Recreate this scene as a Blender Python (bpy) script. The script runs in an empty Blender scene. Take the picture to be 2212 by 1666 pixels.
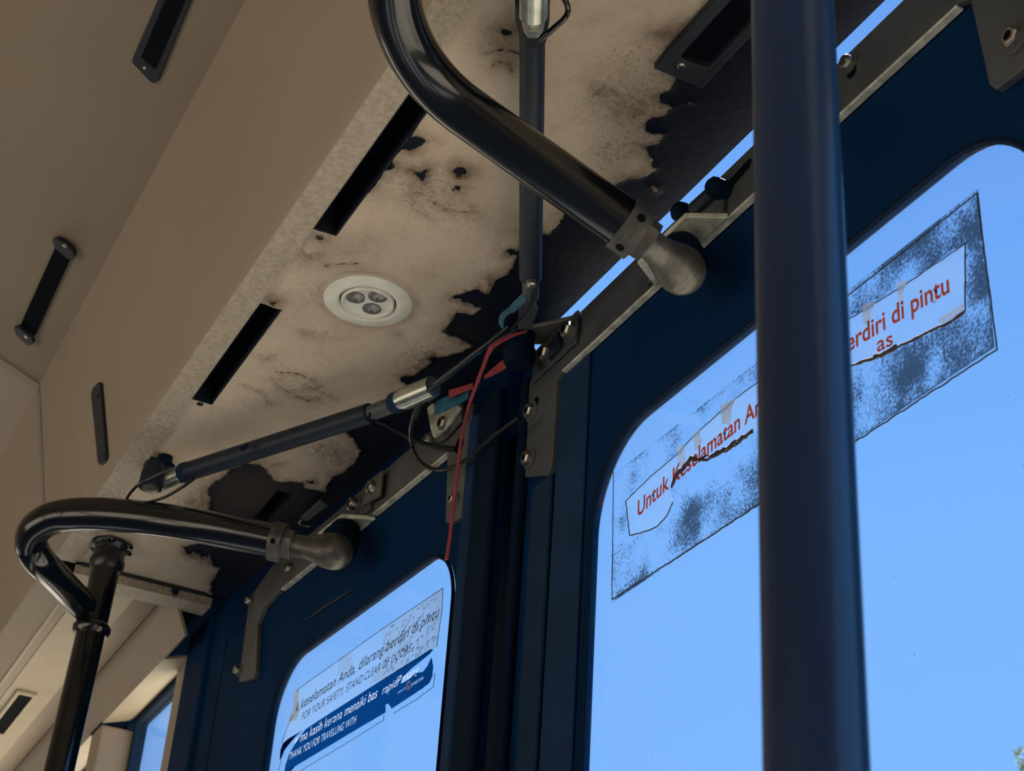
import bpy, bmesh, math, random
import numpy as np
from mathutils import Vector, Matrix, noise as mnoise

random.seed(7)
sc = bpy.context.scene
COL = sc.collection
CAM = np.array([0.0, 0.0, 1.25])          # eye point of a seated passenger, floor at z = 0
# rows: picture right, picture down, viewing direction in bus axes (X forward, Y to the far side, Z up)
MR = np.array([[-0.45484628223946233, -0.8883787954888104, 0.0624380364440457],
               [0.43591783920798305, -0.28322407617425877, -0.8542638655051317],
               [0.7765890142109803, -0.36134088934544367, 0.5160762925161763]])
FPX = 3590.82

# ------------------------------------------------------------------ camera, sky, sun, exposure
cam_d = bpy.data.cameras.new('camera')
cam = bpy.data.objects.new('camera', cam_d); COL.objects.link(cam)
cam_d.sensor_fit = 'HORIZONTAL'; cam_d.sensor_width = 36.0
cam_d.lens = FPX * 36.0 / 2212.0
cam_d.clip_start = 0.02; cam_d.clip_end = 500
cam_d.dof.use_dof = True; cam_d.dof.focus_distance = 1.32
cam_d.dof.aperture_fstop = cam_d.lens / 1000.0 / 0.0028
rot = Matrix([[MR[0][i], -MR[1][i], -MR[2][i]] for i in range(3)])
cam.matrix_world = Matrix.Translation(Vector(CAM)) @ rot.to_4x4()
sc.camera = cam

world = bpy.data.worlds.new('sky'); sc.world = world; world.use_nodes = True
nt = world.node_tree; nt.nodes.clear()
wo = nt.nodes.new('ShaderNodeOutputWorld'); bg = nt.nodes.new('ShaderNodeBackground')
tc = nt.nodes.new('ShaderNodeTexCoord'); sx = nt.nodes.new('ShaderNodeSeparateXYZ')
rp = nt.nodes.new('ShaderNodeValToRGB')
nt.links.new(tc.outputs['Generated'], sx.inputs[0]); nt.links.new(sx.outputs['Z'], rp.inputs[0])
nt.links.new(rp.outputs[0], bg.inputs[0]); nt.links.new(bg.outputs[0], wo.inputs[0])
els = rp.color_ramp.elements
els[0].position = 0.0; els[0].color = (0.42, 0.62, 0.95, 1)
els[1].position = 1.0; els[1].color = (0.06, 0.17, 0.50, 1)
for p, c in ((0.25, (0.245, 0.55, 1.12, 1)), (0.45, (0.215, 0.51, 1.12, 1)), (0.60, (0.17, 0.42, 1.0, 1))):
    e = els.new(p); e.color = c
bg.inputs[1].default_value = 1.0

sun_d = bpy.data.lights.new('sun', 'SUN'); sun = bpy.data.objects.new('sun', sun_d); COL.objects.link(sun)
sun_d.energy = 17.5; sun_d.angle = math.radians(0.6); sun_d.color = (1.0, 0.95, 0.86)
sun.rotation_euler = Vector((-0.45, 0.42, -1.15)).to_track_quat('-Z', 'Y').to_euler()
sun.location = (6, -4, 12)

sc.view_settings.view_transform = 'Standard'; sc.view_settings.look = 'None'
sc.view_settings.gamma = 1.0; sc.view_settings.use_curve_mapping = False
sc.view_settings.exposure = 0.0
sc.cycles.max_bounces = 8; sc.cycles.diffuse_bounces = 4; sc.cycles.glossy_bounces = 4
sc.cycles.transparent_max_bounces = 16
sc.cycles.use_denoising = True
sc.cycles.sample_clamp_indirect = 6.0

# ------------------------------------------------------------------ measuring helpers
def ray(u, v): return np.array([u - 1106.0, v - 833.0, FPX]) @ MR
def on(u, v, ax, val):
    """the point of the surface {axis = val} (camera height = 0) seen at (u, v)"""
    d = ray(u, v); return d * (val / d[ax])
def W(p): return Vector((float(p[0]), float(p[1]), float(p[2]) + CAM[2]))
def cz(u, v, z): return W(on(u, v, 2, z))
def cy(u, v, y): return W(on(u, v, 1, y))
def cx(u, v, x): return W(on(u, v, 0, x))
SL = 0.0548
def yL(x): return -.5557 + SL * (x - 1.327)
def cL(u, v, off=0.0):
    d = ray(u, v); s = (-.5557 + off - SL * 1.327) / (d[1] - SL * d[0]); return W(d * s)
YD = -.577
def V3(x, y, z): return Vector((x, y, z + CAM[2]))
def depth_at(u, v, dep): return W(ray(u, v) / FPX * dep)

# ------------------------------------------------------------------ object helpers
def tag(o, label=None, cat=None, group=None, kind=None):
    if label: o['label'] = label
    if cat: o['category'] = cat
    if group: o['group'] = group
    if kind: o['kind'] = kind
    return o
def empty(name, loc, label, cat, group=None):
    o = bpy.data.objects.new(name, None); COL.objects.link(o); o.location = loc
    o.empty_display_size = 0.05
    return tag(o, label, cat, group)
def mesh(name, verts, faces, mat, parent=None, smooth=False, bevel=0.0, seg=2):
    me = bpy.data.meshes.new(name); me.from_pydata([tuple(v) for v in verts], [], faces); me.update()
    bm = bmesh.new(); bm.from_mesh(me); bmesh.ops.recalc_face_normals(bm, faces=bm.faces); bm.to_mesh(me); bm.free()
    o = bpy.data.objects.new(name, me); COL.objects.link(o)
    if mat: me.materials.append(mat)
    if smooth:
        for p in me.polygons: p.use_smooth = True
    if bevel:
        b = o.modifiers.new('bevel', 'BEVEL'); b.width = bevel; b.segments = seg; b.limit_method = 'ANGLE'; b.angle_limit = 0.6
        b.harden_normals = False
    if parent: 
        o.parent = parent
        o.matrix_parent_inverse = Matrix.Translation(-parent.location) if parent.type == 'EMPTY' else Matrix.Identity(4)
    return o
class MB:
    def __init__(s): s.v = []; s.f = []; s.sm = []
    def add(s, v, f):
        b = len(s.v); s.v += [Vector(p) for p in v]; s.f += [tuple(i + b for i in q) for q in f]; return s
    def prism(s, poly, off):
        n = len(poly); v = [Vector(p) for p in poly] + [Vector(p) + Vector(off) for p in poly]
        f = [tuple(range(n)), tuple(range(2 * n - 1, n - 1, -1))] + [(i, (i + 1) % n, n + (i + 1) % n, n + i) for i in range(n)]
        return s.add(v, f)
    def box(s, a, b):
        x0, y0, z0 = a; x1, y1, z1 = b
        return s.prism([(x0, y0, z0), (x1, y0, z0), (x1, y1, z0), (x0, y1, z0)], (0, 0, z1 - z0))
    def lathe(s, org, axis, prof, n=32, caps=True):
        ax = Vector(axis).normalized(); t = Vector((0, 0, 1)) if abs(ax.z) < .9 else Vector((1, 0, 0))
        a = ax.cross(t).normalized(); b = ax.cross(a); v = []; f = []
        for h, r in prof:
            for k in range(n):
                an = 2 * math.pi * k / n
                v.append(Vector(org) + ax * h + (a * math.cos(an) + b * math.sin(an)) * r)
        for j in range(len(prof) - 1):
            for k in range(n):
                f.append((j * n + k, j * n + (k + 1) % n, (j + 1) * n + (k + 1) % n, (j + 1) * n + k))
        if caps:
            f.append(tuple(range(n - 1, -1, -1))); f.append(tuple(range((len(prof) - 1) * n, len(prof) * n)))
        return s.add(v, f)
    def tube(s, pts, rad, n=24):
        P = [Vector(p) for p in pts]; R = rad if isinstance(rad, (list, tuple)) else [rad] * len(P)
        T = []
        for i in range(len(P)):
            t = (P[min(i + 1, len(P) - 1)] - P[max(i - 1, 0)]); T.append(t.normalized())
        u = T[0].orthogonal().normalized(); v = []; f = []
        for i, p in enumerate(P):
            u = (u - T[i] * u.dot(T[i])).normalized(); w = T[i].cross(u)
            for k in range(n):
                an = 2 * math.pi * k / n; v.append(p + (u * math.cos(an) + w * math.sin(an)) * R[i])
        for j in range(len(P) - 1):
            for k in range(n): f.append((j * n + k, j * n + (k + 1) % n, (j + 1) * n + (k + 1) % n, (j + 1) * n + k))
        f.append(tuple(range(n - 1, -1, -1))); f.append(tuple(range((len(P) - 1) * n, len(P) * n)))
        return s.add(v, f)
    def sphere(s, c, r, axis=(0, 0, 1), n=24, m=14, sq=1.0):
        prof = [(-r * sq * math.cos(math.pi * j / m), max(1e-5, r * math.sin(math.pi * j / m))) for j in range(m + 1)]
        return s.lathe(c, axis, prof, n)
    def ribbon(s, pts, side, w, th=.0006):
        """a flat tape: centre points, a side vector per point, half widths"""
        P = [Vector(p) for p in pts]; v = []; f = []
        for i, p in enumerate(P):
            sd = Vector(side[i]) if isinstance(side, list) else Vector(side)
            t = (P[min(i + 1, len(P) - 1)] - P[max(i - 1, 0)]).normalized()
            sd = (sd - t * sd.dot(t)).normalized(); nn = t.cross(sd)
            ww = w[i] if isinstance(w, list) else w
            v += [p - sd * ww - nn * th, p + sd * ww - nn * th, p + sd * ww + nn * th, p - sd * ww + nn * th]
        for j in range(len(P) - 1):
            for k in range(4): f.append((4 * j + k, 4 * j + (k + 1) % 4, 4 * j + 4 + (k + 1) % 4, 4 * j + 4 + k))
        f.append((3, 2, 1, 0)); b = 4 * (len(P) - 1); f.append((b, b + 1, b + 2, b + 3))
        return s.add(v, f)
    def obj(s, name, mat, parent=None, smooth=False, bevel=0.0, seg=2, auto=None):
        o = mesh(name, s.v, s.f, mat, parent, smooth, bevel, seg)
        if smooth:
            me = o.data
            bm = bmesh.new(); bm.from_mesh(me)
            for e in bm.edges:
                if len(e.link_faces) == 2 and e.calc_face_angle(0) > math.radians(auto or 38): e.smooth = False
            bm.to_mesh(me); bm.free()
        return o
def smooth_path(P, n=10, closed=False):
    P = [Vector(p) for p in P]; out = []
    for i in range(len(P) - 1):
        p0 = P[max(i - 1, 0)]; p1 = P[i]; p2 = P[i + 1]; p3 = P[min(i + 2, len(P) - 1)]
        for k in range(n):
            t = k / n
            out.append(0.5 * ((2 * p1) + (p2 - p0) * t + (2 * p0 - 5 * p1 + 4 * p2 - p3) * t * t + (3 * p1 - p0 - 3 * p2 + p3) * t ** 3))
    out.append(P[-1]); return out
def bent(P, radii, n=14):
    """straight runs with rounded corners"""
    P = [Vector(p) for p in P]; out = [P[0]]
    for i in range(1, len(P) - 1):
        a = (P[i - 1] - P[i]).normalized(); b = (P[i + 1] - P[i]).normalized()
        ang = a.angle(b); d = radii[i - 1] / math.tan(ang / 2)
        c = P[i] + (a + b).normalized() * (radii[i - 1] / math.sin(ang / 2))
        s = P[i] + a * d; e = P[i] + b * d; va = s - c; vb = e - c; tot = va.angle(vb); axr = va.cross(vb).normalized()
        for k in range(n + 1):
            out.append(c + Matrix.Rotation(tot * k / n, 3, axr) @ va)
    out.append(P[-1])
    res = []
    for i in range(len(out) - 1):
        L = (out[i + 1] - out[i]).length; m = max(1, int(L / .04))
        for k in range(m): res.append(out[i].lerp(out[i + 1], k / m))
    res.append(out[-1]); return res
def inplane(poly_px, fn): return [fn(u, v) for u, v in poly_px]

# ------------------------------------------------------------------ materials
MATS = {}
def mat(name, col, rough=.5, metal=0.0, spec=.5, var=0.0, vscale=30, col2=None, bump=0.0, bscale=200, coat=0.0, speck=0.0):
    m = bpy.data.materials.new(name); m.use_nodes = True; t = m.node_tree; b = t.nodes['Principled BSDF']
    b.inputs['Roughness'].default_value = rough; b.inputs['Metallic'].default_value = metal
    b.inputs['Specular IOR Level'].default_value = spec; b.inputs['Coat Weight'].default_value = coat
    b.inputs['Coat Roughness'].default_value = .08
    co = t.nodes.new('ShaderNodeTexCoord')
    nz = t.nodes.new('ShaderNodeTexNoise'); nz.inputs['Scale'].default_value = vscale; nz.inputs['Detail'].default_value = 6
    t.links.new(co.outputs['Object'], nz.inputs['Vector'])
    mx = t.nodes.new('ShaderNodeMix'); mx.data_type = 'RGBA'
    mx.inputs[6].default_value = (*col, 1); c2 = col2 or tuple(c * (1 - var) for c in col)
    mx.inputs[7].default_value = (*c2, 1)
    rr = t.nodes.new('ShaderNodeMapRange'); rr.inputs[1].default_value = .35; rr.inputs[2].default_value = .68
    t.links.new(nz.outputs['Fac'], rr.inputs[0]); t.links.new(rr.outputs[0], mx.inputs[0])
    t.links.new(mx.outputs[2], b.inputs['Base Color'])
    if bump:
        n2 = t.nodes.new('ShaderNodeTexNoise'); n2.inputs['Scale'].default_value = bscale; n2.inputs['Detail'].default_value = 4
        t.links.new(co.outputs['Object'], n2.inputs['Vector'])
        bp = t.nodes.new('ShaderNodeBump'); bp.inputs['Distance'].default_value = bump; bp.inputs['Strength'].default_value = 1
        t.links.new(n2.outputs['Fac'], bp.inputs['Height']); t.links.new(bp.outputs[0], b.inputs['Normal'])
    MATS[name] = m; return m
BEIGE = mat('beige_plastic', (.38, .315, .245), .6, var=.10, vscale=3, spec=.3)
BEIGE2 = mat('beige_ceiling_plastic', (.27, .215, .16), .6, var=.08, vscale=3, spec=.3)
CREAMT = mat('textured_cream_paint', (.50, .43, .335), .5, var=.30, vscale=210, bump=.0022, bscale=330, spec=.5)
CREAM = mat('cream_paint', (.56, .48, .35), .55, var=.12, vscale=20)
BLACKP = mat('black_frame_paint', (.002, .026, .088), .65, spec=.05, var=.25, vscale=8)
BLACKP2 = mat('black_frame_paint_pale', (.014, .042, .105), .65, spec=.08, var=.25, vscale=14)  # lighter tone of the frame paint
RUBBER = mat('black_rubber', (.003, .011, .030), .75, spec=.08)
RUBBER2 = mat('grey_black_rubber', (.013, .036, .080), .7, spec=.1, var=.2)
GLOSS = mat('glossy_black_enamel', (.003, .0045, .007), .2, spec=.5, coat=.5, var=.2, vscale=30)
POLE = mat('satin_black_enamel', (.002, .026, .085), .32, spec=.5, coat=.2, var=.2, vscale=12)
SATIN = mat('dull_black_sleeve', (.008, .017, .034), .5, spec=.4, var=.35, vscale=60)
STEEL = mat('dull_bracket_steel', (.17, .165, .15), .45, metal=.35, var=.35, vscale=35, bump=.0003, bscale=300)
STEELD = mat('dark_bar_steel', (.095, .106, .118), .5, metal=.25, var=.35, vscale=25, bump=.0003, bscale=260)
ALU = mat('dirty_aluminium', (.90, .90, .74), .5, metal=.1, var=.5, vscale=90, bump=.0003, bscale=240)
CASTM = mat('greasy_cast_metal', (.12, .115, .105), .4, metal=.5, var=.55, vscale=70, bump=.0008, bscale=160)
ZINC = mat('zinc_plated_steel', (.55, .58, .52), .3, metal=.85, var=.35, vscale=80)
BOLT = mat('bolt_steel', (.55, .50, .43), .28, metal=.9, var=.4, vscale=200)
BLKPL = mat('black_plastic', (.004, .007, .012), .5, spec=.3)
VOID = mat('dark_recess', (.002, .004, .008), .9, spec=.1)
TRIMB = mat('black_vent_plastic', (.011, .017, .027), .5, spec=.35)
REDT = mat('red_tape', (.32, .035, .05), .6, var=.35, vscale=120)
BLUET = mat('blue_tape', (.02, .13, .22), .45, var=.4, vscale=100)
CLEART = mat('clear_wrap', (.10, .11, .14), .3, var=.3, vscale=90)
LIGHTM = mat('aged_white_enamel', (.80, .81, .72), .5, var=.14, vscale=60, bump=.0002, bscale=300)
LENS = mat('smoky_led_lens', (.16, .16, .16), .2, var=.35, vscale=260, spec=.6)
LTXT = mat('white_lettering', (.55, .60, .66), .6)
GTXT = mat('faded_grey_lettering', (.10, .15, .20), .7, var=.4, vscale=300)
RTXT = mat('red_lettering', (.42, .05, .03), .7, var=.35, vscale=200)
BBLUE = mat('blue_vinyl', (.003, .030, .13), .5, var=.15, vscale=20)
EDGE = mat('sticker_edge_grime', (.03, .04, .06), .8)
TAR = mat('torn_vinyl_shreds', (.07, .045, .05), .7, var=.6, vscale=250)
GROUNDM = mat('sunlit_paving', (.46, .40, .31), .9, var=.15, vscale=.6)
FLOORM = mat('bus_floor', (.27, .28, .29), .7, var=.2, vscale=20)
BARK = mat('bark', (.12, .08, .05), .9, var=.4)
LEAF = mat('leaves', (.10, .17, .04), .6, var=.4, vscale=20, col2=(.28, .30, .14))

def glass_mat():
    m = bpy.data.materials.new('tinted_safety_glass'); m.use_nodes = True; t = m.node_tree; t.nodes.clear()
    o = t.nodes.new('ShaderNodeOutputMaterial'); tr = t.nodes.new('ShaderNodeBsdfTransparent'); tr.inputs[0].default_value = (.965, .98, .985, 1)
    gl = t.nodes.new('ShaderNodeBsdfGlossy'); gl.inputs['Roughness'].default_value = .02; gl.inputs[0].default_value = (.8, .8, .8, 1)
    lw = t.nodes.new('ShaderNodeLayerWeight'); lw.inputs[0].default_value = .5
    pw = t.nodes.new('ShaderNodeMath'); pw.operation = 'POWER'; pw.inputs[1].default_value = 5.0; t.links.new(lw.outputs['Facing'], pw.inputs[0])
    fr = t.nodes.new('ShaderNodeMath'); fr.operation = 'MULTIPLY_ADD'; fr.inputs[1].default_value = .6; fr.inputs[2].default_value = .025; t.links.new(pw.outputs[0], fr.inputs[0])
    mx = t.nodes.new('ShaderNodeMixShader'); t.links.new(fr.outputs[0], mx.inputs[0]); t.links.new(tr.outputs[0], mx.inputs[1]); t.links.new(gl.outputs[0], mx.inputs[2])
    # a few dirt specks stuck to the pane
    co = t.nodes.new('ShaderNodeTexCoord'); nz = t.nodes.new('ShaderNodeTexVoronoi'); nz.inputs['Scale'].default_value = 45
    t.links.new(co.outputs['Object'], nz.inputs['Vector'])
    n2 = t.nodes.new('ShaderNodeTexNoise'); n2.inputs['Scale'].default_value = 9; t.links.new(co.outputs['Object'], n2.inputs['Vector'])
    mr = t.nodes.new('ShaderNodeMapRange'); mr.inputs[1].default_value = .5; mr.inputs[2].default_value = .75; mr.inputs[3].default_value = .0; mr.inputs[4].default_value = .06
    t.links.new(n2.outputs['Fac'], mr.inputs[0])
    lt = t.nodes.new('ShaderNodeMath'); lt.operation = 'LESS_THAN'; t.links.new(nz.outputs['Distance'], lt.inputs[0]); t.links.new(mr.outputs[0], lt.inputs[1])
    ml = t.nodes.new('ShaderNodeMath'); ml.operation = 'MULTIPLY'; ml.inputs[1].default_value = .6; t.links.new(lt.outputs[0], ml.inputs[0])
    df = t.nodes.new('ShaderNodeBsdfDiffuse'); df.inputs[0].default_value = (.08, .10, .14, 1)
    m2 = t.nodes.new('ShaderNodeMixShader'); t.links.new(ml.outputs[0], m2.inputs[0]); t.links.new(mx.outputs[0], m2.inputs[1]); t.links.new(df.outputs[0], m2.inputs[2])
    t.links.new(m2.outputs[0], o.inputs[0]); return m
GLASS = glass_mat()
def film_mat(name, col, alpha):
    m = bpy.data.materials.new(name); m.use_nodes = True; t = m.node_tree; t.nodes.clear()
    o = t.nodes.new('ShaderNodeOutputMaterial'); tr = t.nodes.new('ShaderNodeBsdfTransparent')
    df = t.nodes.new('ShaderNodeBsdfTranslucent'); df.inputs[0].default_value = (*col, 1)
    d2 = t.nodes.new('ShaderNodeBsdfDiffuse'); d2.inputs[0].default_value = (*col, 1)
    ad = t.nodes.new('ShaderNodeMixShader'); ad.inputs[0].default_value = .5; t.links.new(df.outputs[0], ad.inputs[1]); t.links.new(d2.outputs[0], ad.inputs[2])
    co = t.nodes.new('ShaderNodeTexCoord'); nz = t.nodes.new('ShaderNodeTexNoise'); nz.inputs['Scale'].default_value = 25; nz.inputs['Detail'].default_value = 5
    t.links.new(co.outputs['Object'], nz.inputs['Vector'])
    mr = t.nodes.new('ShaderNodeMapRange'); mr.inputs[1].default_value = .3; mr.inputs[2].default_value = .75; mr.inputs[3].default_value = alpha * .4; mr.inputs[4].default_value = alpha
    t.links.new(nz.outputs['Fac'], mr.inputs[0])
    mx = t.nodes.new('ShaderNodeMixShader'); t.links.new(mr.outputs[0], mx.inputs[0]); t.links.new(tr.outputs[0], mx.inputs[1]); t.links.new(ad.outputs[0], mx.inputs[2])
    t.links.new(mx.outputs[0], o.inputs[0]); return m
FILM = film_mat('clear_sticker_film', (.45, .55, .62), .10)
FILMG = film_mat('greyed_sticker_film', (.22, .28, .36), .30)
SHRED = film_mat('crumpled_film', (.30, .32, .36), .65)

def vinyl(name, col, dif=None):
    m = bpy.data.materials.new(name); m.use_nodes = True; t = m.node_tree; t.nodes.clear()
    o = t.nodes.new('ShaderNodeOutputMaterial'); a = t.nodes.new('ShaderNodeBsdfTranslucent'); d = t.nodes.new('ShaderNodeBsdfDiffuse')
    co = t.nodes.new('ShaderNodeTexCoord'); nz = t.nodes.new('ShaderNodeTexNoise'); nz.inputs['Scale'].default_value = 60; nz.inputs['Detail'].default_value = 4
    t.links.new(co.outputs['Object'], nz.inputs['Vector'])
    mx = t.nodes.new('ShaderNodeMix'); mx.data_type = 'RGBA'; mx.inputs[6].default_value = (*col, 1); mx.inputs[7].default_value = (*[c * .75 for c in col], 1)
    t.links.new(nz.outputs['Fac'], mx.inputs[0]); t.links.new(mx.outputs[2], a.inputs[0]); d.inputs[0].default_value = (*(dif or col), 1)
    s_ = t.nodes.new('ShaderNodeMixShader'); s_.inputs[0].default_value = .3; t.links.new(a.outputs[0], s_.inputs[1]); t.links.new(d.outputs[0], s_.inputs[2])
    t.links.new(s_.outputs[0], o.inputs[0]); return m
BBLUE = vinyl('blue_vinyl', (.001, .032, .15), (.003, .02, .10))
LTXT = film_mat('white_lettering', (.80, .82, .85), .85)
RTXT = vinyl('red_lettering', (.17, .028, .016), (.20, .035, .02))
def residue_mat():
    m = bpy.data.materials.new('adhesive_residue'); m.use_nodes = True; t = m.node_tree; t.nodes.clear(); N = t.nodes.new; L = t.links.new
    o = N('ShaderNodeOutputMaterial'); tr = N('ShaderNodeBsdfTransparent'); df = N('ShaderNodeBsdfDiffuse'); df.inputs[0].default_value = (.03, .045, .07, 1)
    co = N('ShaderNodeTexCoord'); at = N('ShaderNodeAttribute'); at.attribute_name = 'dens'
    n1 = N('ShaderNodeTexNoise'); n1.inputs['Scale'].default_value = 420; n1.inputs['Detail'].default_value = 5; n1.inputs['Roughness'].default_value = .75
    n2 = N('ShaderNodeTexNoise'); n2.inputs['Scale'].default_value = 34; n2.inputs['Detail'].default_value = 4
    L(co.outputs['Object'], n1.inputs['Vector']); L(co.outputs['Object'], n2.inputs['Vector'])
    # value = fine + .55*coarse + density
    a = N('ShaderNodeMath'); a.operation = 'MULTIPLY_ADD'; a.inputs[1].default_value = .75; L(n2.outputs['Fac'], a.inputs[0]); L(n1.outputs['Fac'], a.inputs[2])
    b = N('ShaderNodeMath'); b.operation = 'ADD'; L(a.outputs[0], b.inputs[0]); L(at.outputs['Fac'], b.inputs[1])
    mr = N('ShaderNodeMapRange'); mr.inputs[1].default_value = 1.0; mr.inputs[2].default_value = 1.22; mr.inputs[3].default_value = 0; mr.inputs[4].default_value = .85
    L(b.outputs[0], mr.inputs[0])
    mx = N('ShaderNodeMixShader'); L(mr.outputs[0], mx.inputs[0]); L(tr.outputs[0], mx.inputs[1]); L(df.outputs[0], mx.inputs[2]); L(mx.outputs[0], o.inputs[0]); return m
RESIDUE = residue_mat()

def soffit_mat():
    m = bpy.data.materials.new('flaking_cream_paint_over_rust'); m.use_nodes = True; t = m.node_tree; N = t.nodes.new; L = t.links.new
    b = t.nodes['Principled BSDF']; b.inputs['Roughness'].default_value = .62; b.inputs['Specular IOR Level'].default_value = .15
    co = N('ShaderNodeTexCoord')
    def attr(n): a = N('ShaderNodeAttribute'); a.attribute_name = n; return a.outputs['Fac']
    def noise(s, d=5, r=.6):
        n = N('ShaderNodeTexNoise'); n.inputs['Scale'].default_value = s; n.inputs['Detail'].default_value = d; n.inputs['Roughness'].default_value = r
        L(co.outputs['Object'], n.inputs['Vector']); return n.outputs['Fac']
    def math_(op, a, c=None, d=None):
        n = N('ShaderNodeMath'); n.operation = op
        for i, x in enumerate((a, c, d)):
            if x is None: continue
            if isinstance(x, (int, float)): n.inputs[i].default_value = x
            else: L(x, n.inputs[i])
        return n.outputs[0]
    def rng(x, a, c, lo=0, hi=1):
        n = N('ShaderNodeMapRange'); L(x, n.inputs[0]); n.inputs[1].default_value = a; n.inputs[2].default_value = c; n.inputs[3].default_value = lo; n.inputs[4].default_value = hi; return n.outputs[0]
    def mix(f, a, c):
        n = N('ShaderNodeMix'); n.data_type = 'RGBA'; L(f, n.inputs[0])
        for i, x in ((6, a), (7, c)):
            if isinstance(x, tuple): n.inputs[i].default_value = (*x, 1)
            else: L(x, n.inputs[i])
        return n.outputs[2]
    loss, stain, crk = attr('loss'), attr('stain'), attr('crinkle')
    n1 = noise(170, 6, .7); n2 = noise(60, 4)
    e = math_('ADD', loss, math_('MULTIPLY', math_('SUBTRACT', n1, .5), .009))
    e = math_('ADD', e, math_('MULTIPLY', math_('SUBTRACT', n2, .5), .010))
    ck = math_('ADD', attr('crack'), math_('MULTIPLY', math_('SUBTRACT', n1, .5), .0030))
    e = math_('MAXIMUM', e, math_('SUBTRACT', .00055, ck))
    mask = rng(e, -.0002, .0002)
    # paint
    ns = noise(9, 4); nf = noise(650, 3, .7); nd = noise(240, 5, .7)
    paint = mix(rng(ns, .3, .7), (.56, .485, .385), (.66, .555, .43))
    paint = mix(rng(noise(75, 6, .7), .5, .72, 0, .45), paint, (.40, .335, .27))
    paint = mix(rng(noise(22, 5, .65), .52, .75, 0, .55), paint, (.42, .33, .235))
    paint = mix(rng(nf, .50, .75, 0, .40), paint, (.36, .30, .23))
    paint = mix(rng(math_('ADD', nd, math_('MULTIPLY', crk, .15)), .61, .76, 0, .65), paint, (.24, .16, .105))  # brown specks, denser in wrinkles: shade of the pits put into the colour
    paint = mix(math_('MULTIPLY', rng(noise(210, 4, .6), .52, .62, 0, .55), math_('MINIMUM', crk, 1.0)), paint, (.80, .70, .57))  # pale flecks on the wrinkles: highlights painted into the colour
    st = math_('MULTIPLY', stain, rng(noise(45, 5), .25, .7, .2, .9))
    paint = mix(math_('MINIMUM', st, .85), paint, (.17, .115, .08))
    # bare rusted plate
    r1 = noise(28, 6, .65)
    rust = mix(rng(r1, .4, .7), (.0006, .0055, .018), (.0045, .0065, .014))
    rust = mix(rng(noise(150, 5, .7), .6, .8, 0, .5), rust, (.018, .015, .017))
    rust = mix(attr('dusty'), rust, (.050, .038, .037))
    col = mix(mask, paint, rust); L(col, b.inputs['Base Color'])
    # relief: paint sits proud of the plate, wrinkled where it lifts
    h = math_('MULTIPLY', math_('SUBTRACT', 1.0, rng(e, -.0016, .0006)), 1.0)
    cr = math_('MULTIPLY', math_('MULTIPLY', noise(150, 5, .62), crk), 5.5)
    h = math_('ADD', h, math_('MULTIPLY', cr, math_('SUBTRACT', 1.0, mask)))
    h = math_('ADD', h, math_('MULTIPLY', nf, .16))
    h = math_('ADD', h, math_('MULTIPLY', noise(85, 5), .45))
    h = math_('ADD', h, math_('MULTIPLY', noise(30, 3), .5))
    h = math_('ADD', h, math_('MULTIPLY', math_('MULTIPLY', noise(120, 5), mask), .3))
    bp = N('ShaderNodeBump'); bp.inputs['Distance'].default_value = .0013; bp.inputs['Strength'].default_value = 1; L(h, bp.inputs['Height']); L(bp.outputs[0], b.inputs['Normal'])
    return m
SOFFIT = soffit_mat()

# ================================================================== SETTING
def S(o): o['kind'] = 'structure'; return o
XB, XE, YF = -2.4, 6.0, 1.70       # back wall, front wall, far side wall
X1 = 1.985                         # joint between the two lining sections
# ground
S(MB().box((-40, -60, -.55), (60, 40, -.40)).obj('ground', GROUNDM))
S(MB().box((XB, -.62, -.06), (XE, YF + .05, 0)).obj('floor', FLOORM))

def sweep(prof, x0, x1, th=.003, nx=1):
    """sheet with a (y, z) profile running along the bus, thickness going up and out"""
    b = MB(); n = len(prof); up = []
    for i in range(n):
        a = Vector(prof[max(i - 1, 0)]); c = Vector(prof[min(i + 1, n - 1)]); t = (c - a).normalized()
        nn = Vector((-t.y, t.x));
        if nn.y < 0: nn = -nn
        up.append((prof[i][0] + nn.x * th, prof[i][1] + nn.y * th))
    ring = list(prof) + up[::-1]
    b.prism([V3(x0, y, z) for y, z in ring], (x1 - x0, 0, 0)); return b
# ceiling of the cabin
cprof = [(-.238, 1.094), (-.20, 1.108), (-.15, 1.126), (-.08, 1.149), (0, 1.17), (.3, 1.225), (.62, 1.24), (.94, 1.225), (1.24, 1.17), (1.32, 1.149), (1.42, 1.10), (1.66, .95)]
S(sweep(cprof[::-1], XB, X1 - .002).obj('ceiling', BEIGE2, smooth=True))
S(sweep(cprof[::-1], X1 + .002, XE).obj('ceiling', BEIGE, smooth=True))
# cove panel between ceiling and soffit
cove = [(-.302, .848), (-.2985, .8535), (-.2960, .862), (-.288, .894), (-.262, .998), (-.238, 1.094)]
S(sweep(cove, XB, X1 - .0015).obj('trim_1', BEIGE, smooth=True))
S(sweep([(-.328, .8476), (-.3035, .8476), (-.3018, .8484)], XB, 1.957, .004).obj('trim_2', CREAMT))
cove2 = [(-.3395, .838), (-.334, .839), (-.3005, .852), (-.2960, .862), (-.288, .894), (-.262, .998), (-.238, 1.094)]
S(sweep(cove2, X1 + .0015, XE).obj('trim_3', BEIGE, smooth=True))
# lighter joint strip across the cove and ceiling
jb = sweep([(-.298, .850), (-.2945, .862), (-.2865, .894), (-.2605, .998), (-.237, 1.091), (-.2, 1.1055), (-.15, 1.1235), (-.08, 1.1465)], X1 - .004, X1 + .012, .004)
S(jb.obj('trim_4', mat('grey_beige_joint', (.28, .245, .19), .6), smooth=True))
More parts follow.
